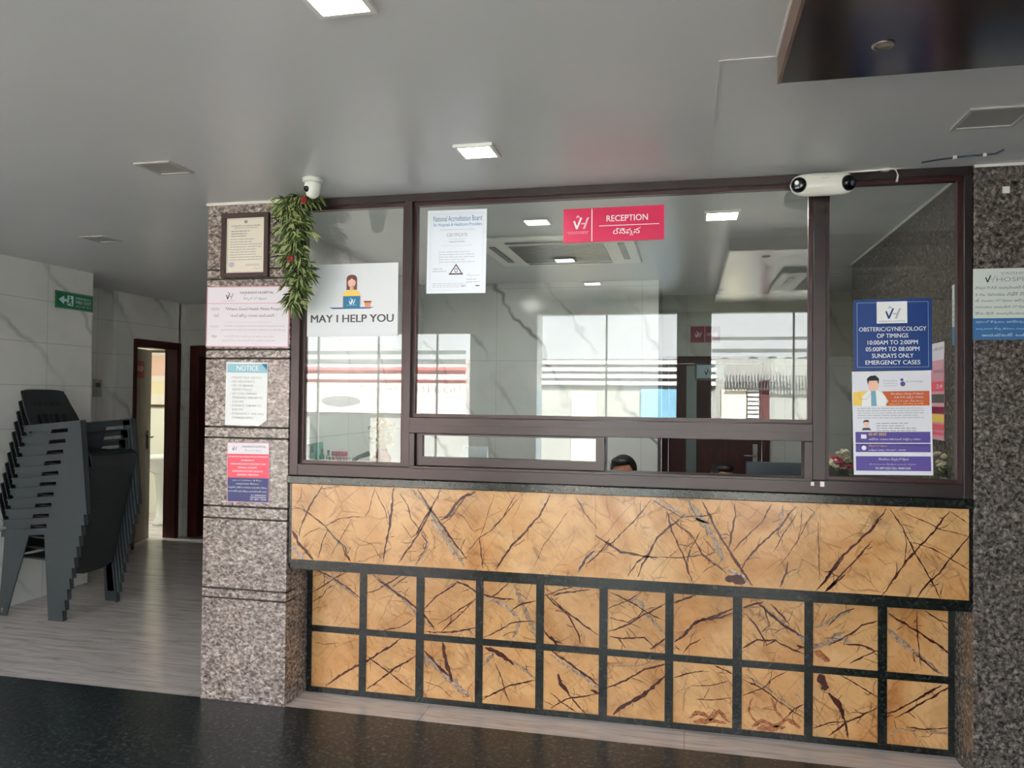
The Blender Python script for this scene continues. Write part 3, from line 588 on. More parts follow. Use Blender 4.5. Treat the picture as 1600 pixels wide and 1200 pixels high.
def marble_face(rects, Y, veins, parent, names):
    quads = []
    for crop, mi, w, pts in veins:
        for q in ribbon(crop, w, pts, Y, rnd): quads.append((mi, q))
        if w >= 1.3 and mi != 2:
            for a, b in zip(pts, pts[1:]):      # fine side cracks
                ln = math.dist(a, b)
                for k in range(max(1, int(ln/38))):
                    if rnd.random() < .35: continue
                    t = rnd.random(); p = (a[0]+(b[0]-a[0])*t, a[1]+(b[1]-a[1])*t)
                    an = math.atan2(b[1]-a[1], b[0]-a[0])+rnd.choice((-1, 1))*rnd.uniform(.25, 1.1)+rnd.choice((0, math.pi)); l = rnd.uniform(18, 75)
                    m1 = (p[0]+math.cos(an)*l*.5+rnd.uniform(-5, 5), p[1]+math.sin(an)*l*.5+rnd.uniform(-5, 5)); e1 = (p[0]+math.cos(an+rnd.uniform(-.3, .3))*l, p[1]+math.sin(an+rnd.uniform(-.3, .3))*l)
                    for q in ribbon(crop, rnd.uniform(.5, 1.1), [p, m1, e1], Y, rnd): quads.append((0, q))
    VM = (M_v1, M_v2, M_v3, M_v4)
    for (x0, x1, z0, z1), nm in zip(rects, names):
        mb = MB().use(M_rain); mb.box(x0, x1, Y, Y+.018, z0, z1)
        for order in (1, 3, 2, 0):
            for mi, q in quads:
                if mi != order: continue
                xs = [a for a, b in q]; z_ = [b for a, b in q]
                if max(xs) < x0 or min(xs) > x1 or max(z_) < z0 or min(z_) > z1: continue
                c = clip(q, x0, x1, z0, z1)
                if c: mb.use(VM[mi]); mb.face([(a, Y-.0002-.00015*(1, 3, 2, 0).index(order), b) for a, b in c])
        mb.build(nm, None, parent, weld=False)
zf0 = at(900, 896.7, Y=D)[2]
fx = [-1.847, at(930, 850, Y=D)[0], at(1281, 850, Y=D)[0], 1.098]
marble_face([(fx[i]+(.0008 if i else 0), fx[i+1], .711, zb-.001) for i in range(3)], D-.001, FV, cf, ['marble_fascia']*3)
GY = 3.62
cols = [(-1.842, -1.584), (-1.547, -1.286), (-1.246, -.984), (-.947, -.688), (-.650, -.389), (-.350, -.088), (-.051, .209), (.249, .512), (.548, .811), (.848, 1.087)]
rows = [(.336, .612), (.028, .305)]
marble_face([(a, b, z0, z1) for z0, z1 in rows for a, b in cols], GY, GV, cf, ['marble_tile']*20)
MB().box(-1.868, 1.112, GY+.002, GY+.1, 0, .70).build('granite_backing', M_gdark, cf)
# thin granite bands a hair proud of the tiles
bm_ = MB(); gy = GY-.006
xs = [-1.868]+[v for c in cols for v in c]+[1.112]
for i in range(0, len(xs)-1, 2): bm_.box(xs[i], xs[i+1], gy, GY+.003, 0.001, .69)
for z0, z1 in ((.001, .028), (.305, .336), (.612, .69)):
    for a, b in cols: bm_.box(a, b, gy, GY+.003, z0, z1)
bm_.build('granite_band', M_gdark, cf)
# ------------------------------------------------------------------ reception window
w1 = thing('window_1', (-.37, D+.05, zt), '', ''); del w1['label'], w1['category']; w1['kind'] = 'structure'
def X_(x, y, Y=D): return at(x, y, Y=Y)[0]
def Z_(x, y, Y=D): return at(x, y, Y=Y)[2]
yf = D+.005; yb_ = D+.095
xl0 = -1.868; xl1 = X_(463.8, 740); m1a, m1b = -1.294, -1.257; m2a, m2b = X_(1271, 500), X_(1291.5, 500); xr0 = X_(1507, 500); xr1 = 1.112
ztop = 2.41; zs1 = Z_(850, 751); zsill = Z_(850, 737)
def fr(name, *b, m=M_frame, bev=.002, p=None): return MB().box(*b).build(name, m, p or w1, bevel=bev)
fr('head_rail', xl0, xr1, yf, yb_, ztop, H)
fr('stile', xl0, xl1, yf, yb_, zt, ztop); fr('stile', xr0, xr1, yf, yb_, zt, ztop)
fr('mullion', m1a, m1b, yf, yb_, zt+.0555, ztop); fr('mullion', m2a, m2b, yf, yb_, zt+.0555, ztop)
fr('sill_rail', xl1, xr0, yf, yb_, zt, zt+.055)
ztr1 = Z_(850, 655.5); ztr0 = Z_(850, 681)
fr('transom', m1b, m2a, yf-.004, yb_, ztr0, ztr1)
fr('transom_bead', m1b, m2a, yf-.009, yf-.002, (ztr0+ztr1)/2-.002, (ztr0+ztr1)/2+.002, bev=0)
# reveal beads (dark red-brown inner beads round each fixed pane)
def bead(x0, x1, z0, z1, w=.016):
    mb = MB(); a, b = D+.03, G+.02
    mb.box(x0, x1, a, b, z1-w, z1); mb.box(x0, x1, a, b, z0, z0+w); mb.box(x0, x0+w, a, b, z0+w, z1-w); mb.box(x1-w, x1, a, b, z0+w, z1-w)
    mb.build('glazing_bead', M_red, w1)
    MB().box(x0+.004, x1-.004, G-.0025, G+.0025, z0+.004, z1-.004).build('pane', M_glass, w1)
bead(xl1, m1a, zt+.055, ztop); bead(m1b, m2a, ztr1, ztop); bead(m2b, xr0, zt+.055, ztop)
# serving hatch: frame, sliding sash (left half), open right half
hx0 = m1b+.026; hx1 = X_(1257, 700); hz1 = Z_(850, 684)+.014; hz0 = zt+.055
hf = MB(); hf.box(m1b, hx0, yf-.004, yb_, hz0, ztr0); hf.box(hx1, m2a, yf-.004, yb_, hz0, ztr0)
hf.box(m1b, m2a, yf-.006, yb_, zt+.05, Z_(1100, 742)); hf.build('hatch_frame', M_frame, w1, bevel=.002)
ss = thing('sliding_sash', (hx0, D+.03, hz0), '', ''); del ss['label'], ss['category']; ss['kind'] = 'structure'
ss.parent = w1; ss.location = WO[ss.name]-WO[w1.name]
sx1 = X_(945, 700, D+.03); sa, sb = D+.022, D+.05; hz0b = Z_(1100, 742)+.001
szb = Z_(850, 719, D+.03); szt = Z_(850, 684, D+.03); sxl = X_(661, 700, D+.03); sxr = X_(931, 700, D+.03)
MB().box(hx0+.003, sx1, sa, sb, szt, ztr0-.001).box(hx0+.003, sx1, sa, sb, hz0b, szb).box(hx0+.003, sxl, sa, sb, szb, szt).box(sxr, sx1, sa, sb, szb, szt).build('sash_frame', M_frame, ss, bevel=.0015)
MB().box(sxl-.004, sxr+.004, sa+.012, sa+.016, szb-.004, szt+.004).build('sash_pane', M_glass, ss)
MB().box(sx1+.001, sx1+.006, sb+.002, sb+.03, hz0b, ztr0-.001).build('gap_shade_strip', M_black, ss)  # black strip paints the dark of the gap beside the sash
tb = MB(); 
for (x0, y0, x1, y1) in ((1267, 753, 1272, 759), (1281.5, 752.5, 1288, 760.5)):
    a = at(x0, y0, Y=D); b = at(x1, y1, Y=D); tb.box(a[0], b[0], D-.002, D+.004, b[2], a[2])
tb.build('white_tape', M_white, w1)
# ------------------------------------------------------------------ dropped ceiling panel
pc = thing('ceiling_panel', (.9, .9, H), 'glossy dark brown wood ceiling panel dropped below the grey ceiling, upper right', 'ceiling panel')
MB().box(.246, XR-.02, FY+.15, 2.212, 2.366, H).build('board', M_panel, pc)
MB().box(.238, .246, FY+.15, 2.216, 2.366, H).build('edge_strip', M_panels, pc)
MB().box(.234, .2385, FY+.15, 2.2, H-.006, H).build('bead', M_white, pc)
def downlight(x, y, z, label):
    o = thing('downlight', (x, y, z), label, 'light', 'downlights in the dark panel')
    MB().lathe([(.026, 0), (.026, -.003), (.02, -.005), (.018, -.001)], (x, y, z)).build('ring', M_alu, o, smooth=True)
    MB().lathe([(.017, -.001), (.014, -.003), (.001, -.0035)], (x, y, z)).build('lamp_glass', mat('unlit_lamp_glass', (150, 140, 128), .2), o, smooth=True)
p_ = at(1380, 70, Z=2.366); downlight(p_[0], p_[1], 2.366, 'small round steel downlight set in the dark wood ceiling panel')
downlight(p_[0]-.2, .55, 2.366, 'round steel downlight further back in the dark panel, seen only mirrored in the glass')
# ------------------------------------------------------------------ ceiling lights
M_led = mat('lit_led_diffuser', (255, 255, 255), .5, emit=(.93, .95, 1.0), es=40)
M_led2 = mat('lit_led_diffuser_office', (255, 255, 255), .5, emit=(1, .98, .92), es=80)
M_off = mat('unlit_diffuser', (150, 150, 148), .35)
def light_sq(x, y, on, label, w=.085, m=None, grp=None, z=H):
    o = thing('ceiling_light', (x, y, z), label, 'ceiling light', grp)
    f = MB(); a = w+.014
    for b in ((x-a, x+a, y-a, y-w), (x-a, x+a, y+w, y+a), (x-a, x-w, y-w, y+w), (x+w, x+a, y-w, y+w)): f.box(*b, z-.012 if on else z-.006, z)
    f.build('frame', M_white if on else mat('grey_frame', (176, 176, 172), .4), o)
    MB().box(x-w, x+w, y-w, y+w, z-.008 if on else z-.002, z-.001).build('diffuser', m or (M_led if on else M_off), o)
    return o
q = at(746, 234, Z=H); light_sq(q[0], q[1], True, 'lit square ceiling light above the wide reception pane', .062)
q = at(524, -6, Z=H); light_sq(q[0], q[1], True, 'lit square ceiling light just cut off by the top of the photo', .062)
light_sq(-.76, .56, True, 'lit square ceiling light nearest the entrance, mirrored in the glass', .062)
q = at(257, 262, Z=H); light_sq(q[0], q[1], False, 'unlit square ceiling light to the left of the white dome camera', .07)
q = at(158, 373, Z=H); light_sq(q[0], q[1], False, 'unlit square ceiling light over the corridor by the chair stack', .07)
q = at(1551, 183, Z=H); light_sq(q[0], q[1], False, 'unlit square ceiling light above the right-hand pillar', .085)
q = at(1128, 335, Z=H); light_sq(q[0], q[1], True, 'lit square office light seen through glass right of the pink sign', .075, M_led2)
q = at(715, 400, Z=H); light_sq(q[0], q[1], True, 'added unseen square light behind the accreditation certificate, brightening the office back wall', .075, M_led2)  # added lamp, out of sight, lifts the office back wall
light_sq(-.39, 4.2, True, 'added unseen square light behind the pink sign, brightening the office', .075, M_led2)  # added lamp, out of sight, gives the office enough light
light_sq(-6.3, 7.0, True, 'lit square ceiling light inside the washroom', .12, mat('washroom_led', (255, 255, 255), .5, emit=(1, .97, .88), es=110))
# raised paint seam on the ceiling
sm = MB(); a = at(1125, 95, Z=H); b = at(1106, 278, Z=H); c = at(1217, 87, Z=H)
sm.box(a[0]-.003, a[0]+.003, a[1], D-.001, H-.0025, H); sm.box(a[0], .238, a[1]-.003, a[1]+.003, H-.0025, H)
struct(sm.build('trim_1', M_ceil))
struct(MB().box(-2.335, -1.9, D-.006, D, H-.012, H).build('trim_2', M_white))
struct(MB().box(1.116, 1.62, D-.006, D, H-.01, H).build('trim_3', M_white))
# wall-ceiling bead inside office, right wall
struct(MB().box(1.104, 1.112, 3.53, 5.72, H-.01, H).build('trim_4', M_white))
# ------------------------------------------------------------------ office air conditioner and second cassette in the panel
def cassette(x0, x1, y0, y1, z, label):
    cx, cy = (x0+x1)/2, (y0+y1)/2
    o = thing('air_conditioner', (cx, cy, z), label, 'air conditioner')
    MB().box(x0, x1, y0, y1, z-.025, z).build('panel', M_wplas, o, bevel=.01)
    g = MB(); gx0, gx1, gy0, gy1 = cx-(x1-x0)*.3, cx+(x1-x0)*.3, cy-(y1-y0)*.3, cy+(y1-y0)*.3
    for k in range(16):
        t = gy0+(gy1-gy0)*k/15; g.box(gx0, gx1, t-.004, t+.004, z-.034, z-.026)
    g.build('grille', mat('grey_grille', (120, 120, 116), .5), o)
    MB().box(gx0, gx1, gy0, gy1, z-.0275, z-.0255).build('intake', M_black, o)
    for s in (-1, 1):
        MB().box(gx0, gx1, cy+s*(y1-y0)*.41-.02, cy+s*(y1-y0)*.41+.02, z-.029, z-.0255).build('louvre', mat('dark_louvre', (70, 72, 70), .4), o)
        MB().box(cx+s*(x1-x0)*.41-.02, cx+s*(x1-x0)*.41+.02, gy0, gy1, z-.029, z-.0255).build('louvre', _M['dark_louvre'], o)
cassette(-1.26, -.3, 4.42, 5.32, H, 'white square ceiling air conditioner in the office, seen behind the certificate and pink sign')
cassette(.62, 1.5, .6, 1.5, 2.3655, 'white square air conditioner in the dark panel, mirrored beside the mullion')
# ------------------------------------------------------------------ office door, corridor doors
def door_frame(mb, x0, x1, y0, y1, z, w):   # in a wall parallel to X
    mb.box(x0, x0+w, y0, y1, 0, z); mb.box(x1-w, x1, y0, y1, 0, z); mb.box(x0+w, x1-w, y0, y1, z-w, z)
d1 = thing('door_1', (.2, 7.2, 0), '', ''); del d1['label'], d1['category']; d1['kind'] = 'structure'
mb = MB(); door_frame(mb, -.219, .72, 7.17, 7.29, 1.88, .06); mb.build('door_frame', M_door, d1, bevel=.004)
MB().box(-.157, .658, 7.22, 7.26, .005, 1.818).build('door_leaf', M_door, d1, bevel=.002)
MB().box(.0, .09, 7.214, 7.2195, .02, 1.8).build('glass_strip', mat('frosted_strip', (116, 132, 130), .3), d1)
q = at(1180, 712, Y=7.2); h = MB().box(q[0]-.02, q[0]+.02, 7.205, 7.22, q[2]-.1, q[2]+.1); h.tube([(q[0], 7.2, q[2]), (q[0], 7.17, q[2]), (q[0]-.1, 7.165, q[2])], .009); h.build('door_handle', M_alu, d1)
d2 = thing('door_2', (-5.2, 6.8, 0), '', ''); del d2['label'], d2['category']; d2['kind'] = 'structure'
mb = MB()
for a in ((6.42, 6.46, 0, 2.02), (7.06, 7.12, 0, 2.02)): mb.box(-5.3, -5.155, a[0], a[1], a[2], a[3])
mb.box(-5.3, -5.155, 6.46, 7.06, 1.95, 2.02); mb.build('door_frame', M_door, d2, bevel=.004)
# leaf: hinged at Y=6.46, ajar into the washroom
an = math.radians(16); L = .52
lf = thing('door_leaf', (-5.25, 6.47, .01), '', ''); del lf['label'], lf['category']; lf['kind'] = 'structure'
lf.parent = d2; lf.location = WO[lf.name]-WO[d2.name]; 
def leafpt(u, t, z): return (-5.25-u*math.sin(an)-t*math.cos(an), 6.47+u*math.cos(an)-t*math.sin(an), z)
def leafbox(u0, u1, t0, t1, z0, z1, m, nm, par):
    mb = MB(); mb.prism([leafpt(u0, t0, z0), leafpt(u1, t0, z0), leafpt(u1, t1, z0), leafpt(u0, t1, z0)], (0, 0, z1-z0)); return mb.build(nm, m, par)
leafbox(0, L, 0, .035, .01, 1.94, M_leaf, 'leaf_panel', lf)
leafbox(.44, .47, -.008, 0, .93, 1.12, M_black, 'handle_plate', lf)
hm = MB().tube([leafpt(.455, -.005, 1.05), leafpt(.455, -.045, 1.05), leafpt(.34, -.05, 1.05)], .008); hm.tube([leafpt(.455, -.01, 1.05), leafpt(.52, -.03, 1.05)], .006); hm.build('lever_handle', M_black, lf)
a = Vector(leafpt(.06, -.001, 1.82)); b = Vector(leafpt(.34, -.001, 1.82))
sg = Sign(a, b-a, (0, 0, -1), (b-a).length, .17, base=mat('red_sheet', (150, 52, 54), .5))
sg.text('WASH ROOM', .12, .3, .88, .62, P_pink2); tag(sg.build('door_sign'), 'small red sign stuck high on the half-open brown washroom door', 'sign')
d3 = thing('door_3', (-4.5, 7.2, 0), '', ''); del d3['label'], d3['category']; d3['kind'] = 'structure'
mb = MB(); door_frame(mb, -5.09, -3.98, 7.17, 7.31, 2.0, .11); mb.build('door_frame', M_door, d3, bevel=.004)
# washroom basin and poster
bs = thing('pedestal_basin', (-5.95, 7.62, 0), 'white ceramic pedestal washbasin seen through the half-open washroom door', 'washbasin')
BY = 7.75; BX = at(253, 760, Y=7.75)[0]
bs.location = (BX, BY, 0); WO[bs.name] = Vector((BX, BY, 0))
M_cer = mat('white_ceramic', (232, 236, 232), .12)
MB().lathe([(.09, .0), (.1, .03), (.06, .08), (.05, .3), (.07, .52), (.09, .6)], (BX, BY, 0)).build('pedestal', M_cer, bs, smooth=True)
MB().lathe([(.08, .58), (.2, .66), (.24, .76), (.245, .79), (.225, .79), (.2, .73), (.08, .66), (.01, .65)], (BX, BY, 0)).build('bowl', M_cer, bs, smooth=True)
MB().tube([(BX, BY+.19, .79), (BX, BY+.19, .88), (BX, BY+.1, .9), (BX, BY+.08, .86)], .011).build('tap', M_alu, bs, smooth=True)
# poster on the washroom's back wall (Y = 8.5 face)
x0, x1 = at(240, 590, Y=8.48)[0], at(266, 590, Y=8.48)[0]
x0 -= .25
pz1, pz0 = at(250, 547, Y=8.48)[2], at(250, 636, Y=8.48)[2]
ps = thing('framed_poster', (x0, 8.49, pz0), 'framed yellow and pink poster on the bright washroom wall', 'poster')
MB().box(x0, x1, 8.478, 8.5, pz0, pz0+.03).box(x0, x1, 8.478, 8.5, pz1-.03, pz1).box(x0, x0+.03, 8.478, 8.5, pz0, pz1).box(x1-.03, x1, 8.478, 8.5, pz0, pz1).build('frame', mat('black_gold_frame', (70, 58, 34), .4), ps)
s_ = Sign((x0+.03, 8.494, pz1-.03), (1, 0, 0), (0, 0, -1), x1-x0-.06, pz1-pz0-.06, base=P_cream); s_.R(0, .05, 1, .45, mat('peach_print', (226, 190, 170), .6)); s_.R(.1, .55, .9, .8, mat('pale_yellow_print', (226, 214, 176), .6)); s_.build('print', ps)
# ------------------------------------------------------------------ stacked chairs
def chair_mesh():
    """armchair facing +X: origin on the floor below the seat centre; returns dict of part meshes"""
    out = {}
    hw = .262
    # seat: dished slab with rounded front
    s = MB(); nx, ny = 10, 10; zt_ = lambda u, v: .385+.018*(2*abs(v)-0)**2*.6-.012*math.sin(math.pi*u)+.006*(u)
    top = [[(-.2+.42*i/nx, (-.21+.42*j/ny), .385+.02*(abs(2*j/ny-1)**3)-.014*math.sin(math.pi*i/nx)-(.03 if i == nx else 0)) for j in range(ny+1)] for i in range(nx+1)]
    vs = [p for r in top for p in r]+[(p[0], p[1], p[2]-.012) for r in top for p in r]; n1 = (nx+1)*(ny+1); fs = []
    for i in range(nx):
        for j in range(ny):
            a = i*(ny+1)+j; fs += [(a, a+ny+1, a+ny+2, a+1), (n1+a, n1+a+1, n1+a+ny+2, n1+a+ny+1)]
    for j in range(ny): a = nx*(ny+1)+j; fs.append((a, n1+a, n1+a+1, a+1)); fs.append((j, j+1, n1+j+1, n1+j))
    for i in range(nx):
        a = i*(ny+1); b = a+ny+1; fs.append((a, n1+a, n1+b, b)); a += ny; b += ny; fs.append((a, b, n1+b, n1+a))
    s.add(vs, fs)
    s.prism([(.21, -.22, .372), (.21, .22, .372), (.21, .2, .30), (.21, .08, .272), (.21, -.08, .272), (.21, -.2, .30)], (.012, 0, 0))   # curved apron
    out['seat'] = (s, False)
    # backrest: leaning, curved panel with slots near the top
    b = MB(); rowsz = [(.40, -.19), (.47, -.21), (.55, -.245), (.64, -.295), (.66, -.306), (.70, -.328), (.72, -.338), (.77, -.36), (.80, -.372), (.812, -.374)]
    ys = [-.225, -.19, -.15, -.13, -.09, -.07, -.03, -.01, .01, .03, .07, .09, .13, .15, .19, .225]
    def bp(z, x, y, k): 
        w = 1.0-.18*max(0, z-.6)/.2 if z > .6 else .95+.05*(z-.4)/.2; return (x-.02*(1-(y/.225)**2)+k, y*w, z-(.012*(abs(y)/.225)**4 if z > .79 else 0))
    for i in range(len(rowsz)-1):
        for j in range(len(ys)-1):
            slot = (i == 1 or i == 2) and j in (3, 5, 7, 9, 11)
            if i == 5 and j in (3, 5, 7, 9, 11): continue
            if slot: continue
            (z0, x0), (z1, x1) = rowsz[i], rowsz[i+1]; q = [bp(z0, x0, ys[j], 0), bp(z0, x0, ys[j+1], 0), bp(z1, x1, ys[j+1], 0), bp(z1, x1, ys[j], 0)]
            b.prism(q, (-.009, 0, 0))
    out['backrest'] = (b, False)
    # arm panels with two slots
    for sgn, nm in ((-1, 'armrest'), (1, 'armrest')):
        a = MB(); y0 = sgn*hw; th = -sgn*.012
        def strip(x0, z0, x1, z1, x2, z2, x3, z3): a.prism([(x0, y0, z0), (x1, y0, z1), (x2, y0, z2), (x3, y0, z3)], (0, th, 0))
        strip(-.27, .560, .17, .604, .17, .568, -.27, .526)        # outer rail of the arm
        a.prism([(-.28, y0, .560), (.17, y0, .604), (.17, y0-sgn*.045, .606), (-.28, y0-sgn*.045, .562)], (0, 0, .008))   # flat arm top
        out.setdefault('armrests', []).append(a)
    legs = []
    for sgn in (-1, 1):   # front legs: broad, L-section, tapering, flush with the arm panel
        l = MB(); y0 = sgn*hw; ty = -sgn*.012
        l.prism([(.07, y0, .60), (.17, y0, .604), (.232, y0, 0), (.118, y0, 0)], (0, ty, 0))
        l.prism([(.17, y0, .604), (.232, y0, 0), (.232, y0-sgn*.035, 0), (.17, y0-sgn*.055, .604)], (-.012, 0, 0))
        legs.append(l)
    for sgn in (-1, 1):   # rear legs: splayed back, ladder of ribs
        l = MB(); y0 = sgn*.248; ty = -sgn*.01
        zz = [(.555, -.255, -.06), (.40, -.262, -.105), (.2, -.278, -.17), (0, -.30, -.228)]
        def ex(z, k):
            for (za, a0, a1), (zb_, b0, b1) in zip(zz, zz[1:]):
                if zb_ <= z <= za: t = (z-zb_)/(za-zb_); return (b0+(a0-b0)*t, b1+(a1-b1)*t)[k]
        for k in range(11):        # back strip, rungs and front web leave a ladder of openings near the rear edge
            z0, z1 = k*.05, min(.555, k*.05+.05); zm = z0+.02
            P0 = lambda z, f: (ex(z, 0)+f, y0, z)
            l.prism([P0(z0, 0), P0(z0, .014), P0(z1, .014), P0(z1, 0)], (0, ty, 0))
            l.prism([P0(z0, .014), P0(z0, .038), P0(zm, .038), P0(zm, .014)], (0, ty, 0))
            l.prism([P0(z0, .038), (ex(z0, 1), y0, z0), (ex(z1, 1), y0, z1), P0(z1, .038)], (0, ty, 0))
        legs.append(l)
    return out, legs
parts, legs = chair_mesh()
def make_chair():
    o = bpy.data.objects.new('stacking_armchair', None); COL.objects.link(o); WO[o.name] = Vector((0, 0, 0)); o.empty_display_size = .1
    parts['seat'][0].build('seat', M_chaird, o, smooth=False); parts['backrest'][0].build('backrest', M_chaird, o, smooth=False)
    for a in parts['armrests']: a.build('armrest', M_chair, o)
    for l in legs: l.build('leg', M_chair, o)
    return o
c0 = make_chair(); NCH = 11
ordn = ['bottom', 'second', 'third', 'fourth', 'fifth', 'sixth', 'seventh', 'eighth', 'ninth', 'tenth']
for k in range(NCH):
    c = c0 if k == 0 else copy_tree(c0)
    c.location = (-4.2+.0167*k, 4.575, .0705*k+.0005)
    if k == 0: lb = 'bottom charcoal plastic armchair of the stack, standing on the floor by the marble wall'
    elif k == NCH-1: lb = 'topmost charcoal plastic armchair of the stack, its whole backrest showing'
    else: lb = ordn[k]+' charcoal armchair counted up from the floor in the stack by the wall'
    tag(c, lb, 'chair', 'stacked charcoal armchairs')
# ------------------------------------------------------------------ security cameras
q = at(489, 279, Z=H)
dc = thing('dome_camera', (q[0], q[1], H), 'white dome security camera on the ceiling above the garland', 'security camera')
MB().lathe([(.045, 0), (.045, -.014), (.038, -.02)], (q[0], q[1], H), n=32).build('base', M_wplas, dc, smooth=True)
MB().lathe([(.034, -.018), (.036, -.03), (.034, -.055), (.026, -.075), (.012, -.086), (.001, -.088)], (q[0], q[1], H), n=32).build('dome', M_wplas, dc, smooth=True)
lp = Vector((q[0]-.014, q[1]-.03, H-.052)); ld = Vector((-.35, -.85, -.42)).normalized()
MB().lathe([(.013, -.01), (.013, .004), (.011, .006), (.001, .006)], lp, ld).build('lens', M_lens, dc, smooth=True)
DY = 3.335
a = at(1234, 290, Y=DY); b = at(1338, 290, Y=DY); cx = (a[0]+b[0])/2; cz = (at(1288, 268, Y=DY)[2]+at(1288, 308, Y=DY)[2])/2; hw = (b[0]-a[0])/2; hh = .047
vc = thing('twin_lens_camera', (cx, DY, cz), 'white twin-lens security camera bar at the top of the dark mullion', 'security camera')
body = MB(); n = 28; prof = []
for k in range(-12, 13):
    u = k/12; ww = math.sqrt(max(0, 1-abs(u)**4.5)); prof.append((max(ww, .05)*hh, u*hw))
ax = MB(); vs = []
for r, x in prof:
    for j in range(n): t = 2*math.pi*j/n; vs.append((cx+x, DY+r*.78*math.sin(t), cz+r*math.cos(t)*1.0))
fs = [(i*n+j, i*n+(j+1) % n, (i+1)*n+(j+1) % n, (i+1)*n+j) for i in range(len(prof)-1) for j in range(n)]+[tuple(range(n)), tuple((len(prof)-1)*n+j for j in range(n))]
body.add(vs, fs); body.build('housing', M_wplas, vc, smooth=True)
for sx, dr in ((-1, (-.45, -.85, -.1)), (1, (.62, -.75, -.25))):
    c_ = Vector((cx+sx*hw*.74, DY-.022, cz-.004)); d_ = Vector(dr).normalized()
    e = MB().lathe([(.03, -.02), (.031, .006), (.028, .014), (.02, .019), (.001, .021)], c_, d_).build('lens_head', M_lens, vc, smooth=True)
    MB().lathe([(.012, .02), (.011, .023), (.001, .0235)], c_, d_).build('lens_ring', mat('grey_lens', (70, 80, 100), .1), e, smooth=True)
    if sx < 0:
        im = MB(); s1 = d_.cross(Vector((0, 0, 1))).normalized(); s2 = s1.cross(d_).normalized(); p0 = c_+d_*.0235+s2*.007
        im.lathe([(.0085, 0), (.0085, .001), (.0005, .001)], p0, d_)
        for k in range(3): im.ell(c_+d_*.021-s2*.013+s1*(.006*(k-1)), (.0024, .0024, .0032), 8, 6)
        im.build('lamp_spots', P_white, e)
MB().box(cx-.03, cx+.03, DY+.02, D+.005, cz-.02, cz+.035).build('bracket', M_wplas, vc, bevel=.004)
s_ = Sign((cx-.012, DY-.0375, cz+.02), (1, 0, 0), (0, 0, -1), .03, .006, th=.0004, base=M_wplas); s_.text('Secureye', 0, .1, 1, .9, P_ink2, lay=1); s_.build('maker_lettering', vc)
# white conduit, adaptor and blue cable along the head of the window
cc = MB(); P = [at(x, y, Y=D-.006) for x, y in ((1300, 268), (1370, 263.5), (1430, 257))]; P = [p-Vector((0, .006, .008)) for p in P]; cc.tube(P, .004, 8)
for x, y, w in ((1384, 261.5, .014), (1435, 255.5, .02)):
    p = at(x, y, Y=D-.012); cc.box(p[0]-w, p[0]+w, D-.02, D+.004, p[2]-.014, p[2]-.001)
tag(cc.build('cable_conduit', M_wplas, smooth=False), 'thin white conduit running right from the twin-lens camera along the dark frame', 'cable')
pl = MB(); P = [at(x, y, Y=D-.014) for x, y in ((1394, 262), (1400, 266), (1403, 274), (1401, 284))]; pl.tube(P, [.003, .003, .0035, .005], 8)
tag(pl.build('hanging_plug', M_wplas, smooth=True), 'short white cable with a plug dangling from the conduit', 'plug')
bc = MB(); P = [at(1440, 254, Z=H-.005), at(1470, 249, Z=H-.005), at(1510, 244, Z=H-.005), at(1540, 242, Z=H-.005), at(1556, 240, Z=H-.005), at(1568, 234, Z=H-.005)]; bc.tube(P, .0035, 8)
bcl = thing('blue_cable', P[0], 'dark blue cable clipped to the ceiling above the right pillar', 'cable')
bc.build('wire', mat('dark_blue_cable', (36, 60, 88), .4), bcl, smooth=True)
for x, y in ((1492, 243.5), (1538, 240)):
    p = at(x, y, Z=H); MB().box(p[0]-.006, p[0]+.006, p[1]-.006, p[1]+.006, H-.012, H).build('cable_clip', M_white, bcl)
p0, p1 = at(1566, 292, Y=D), at(1577, 302, Y=D)
tag(MB().box(p0[0], p1[0], D-.006, D, p1[2], p0[2]).build('white_tag', M_wplas, bevel=.001), 'tiny square white sticker high on the right granite pillar', 'sticker')
# ------------------------------------------------------------------ signs
def fmt(o, label, cat='sign', group=None): return tag(o, label, cat, group)
YP = D-.0015
# framed certificate on the pillar
a, b = at(350, 334, Y=D), at(421, 432, Y=D)
cfm = thing('framed_certificate', (a[0], D, b[2]), 'dark wood frame holding a cream printed certificate, top of the left pillar', 'framed certificate')
x0, x1, z1, z0 = a[0], b[0], at(385, 334, Y=D)[2], at(385, 434, Y=D)[2]; w = .022
fm = MB()
for q_ in ((x0, x1, z0, z0+w), (x0, x1, z1-w, z1), (x0, x0+w, z0+w, z1-w), (x1-w, x1, z0+w, z1-w)): fm.box(q_[0], q_[1], D-.022, D-.0005, q_[2], q_[3])
fm.build('frame', mat('dark_walnut', (62, 42, 40), .35), cfm, bevel=.002)
s_ = Sign((x0+w, D-.006, z1-w), (1, 0, 0), (0, 0, -1), x1-x0-2*w, z1-z0-2*w, base=P_cream); s_.border(.006, .0008, P_ink2)
s_.disc(.5, .07, .05, .03, P_ink2); s_.text('GOVERNMENT OF ANDHRA PRADESH', .12, .13, .88, .155, P_ink, lay=2); s_.text('CERTIFICATE OF REGISTRATION', .2, .17, .8, .19, P_ink, lay=2)
rr = random.Random(5)
def lines(s, v0, v1, n, u0, u1, m, th=.35, short=.3, words=True):
    for k in range(n):
        v = v0+(v1-v0)*k/max(1, n-1); ue = u1-(rr.random()*short if rr.random() < .4 else 0)*(u1-u0); hgt = (v1-v0)/max(1, n-1)*th
        u = u0
        while u < ue-.01:
            l = min(ue-u, rr.uniform(.03, .11)); s.R(u, v, u+l, v+hgt, m, 2); u += l+.012
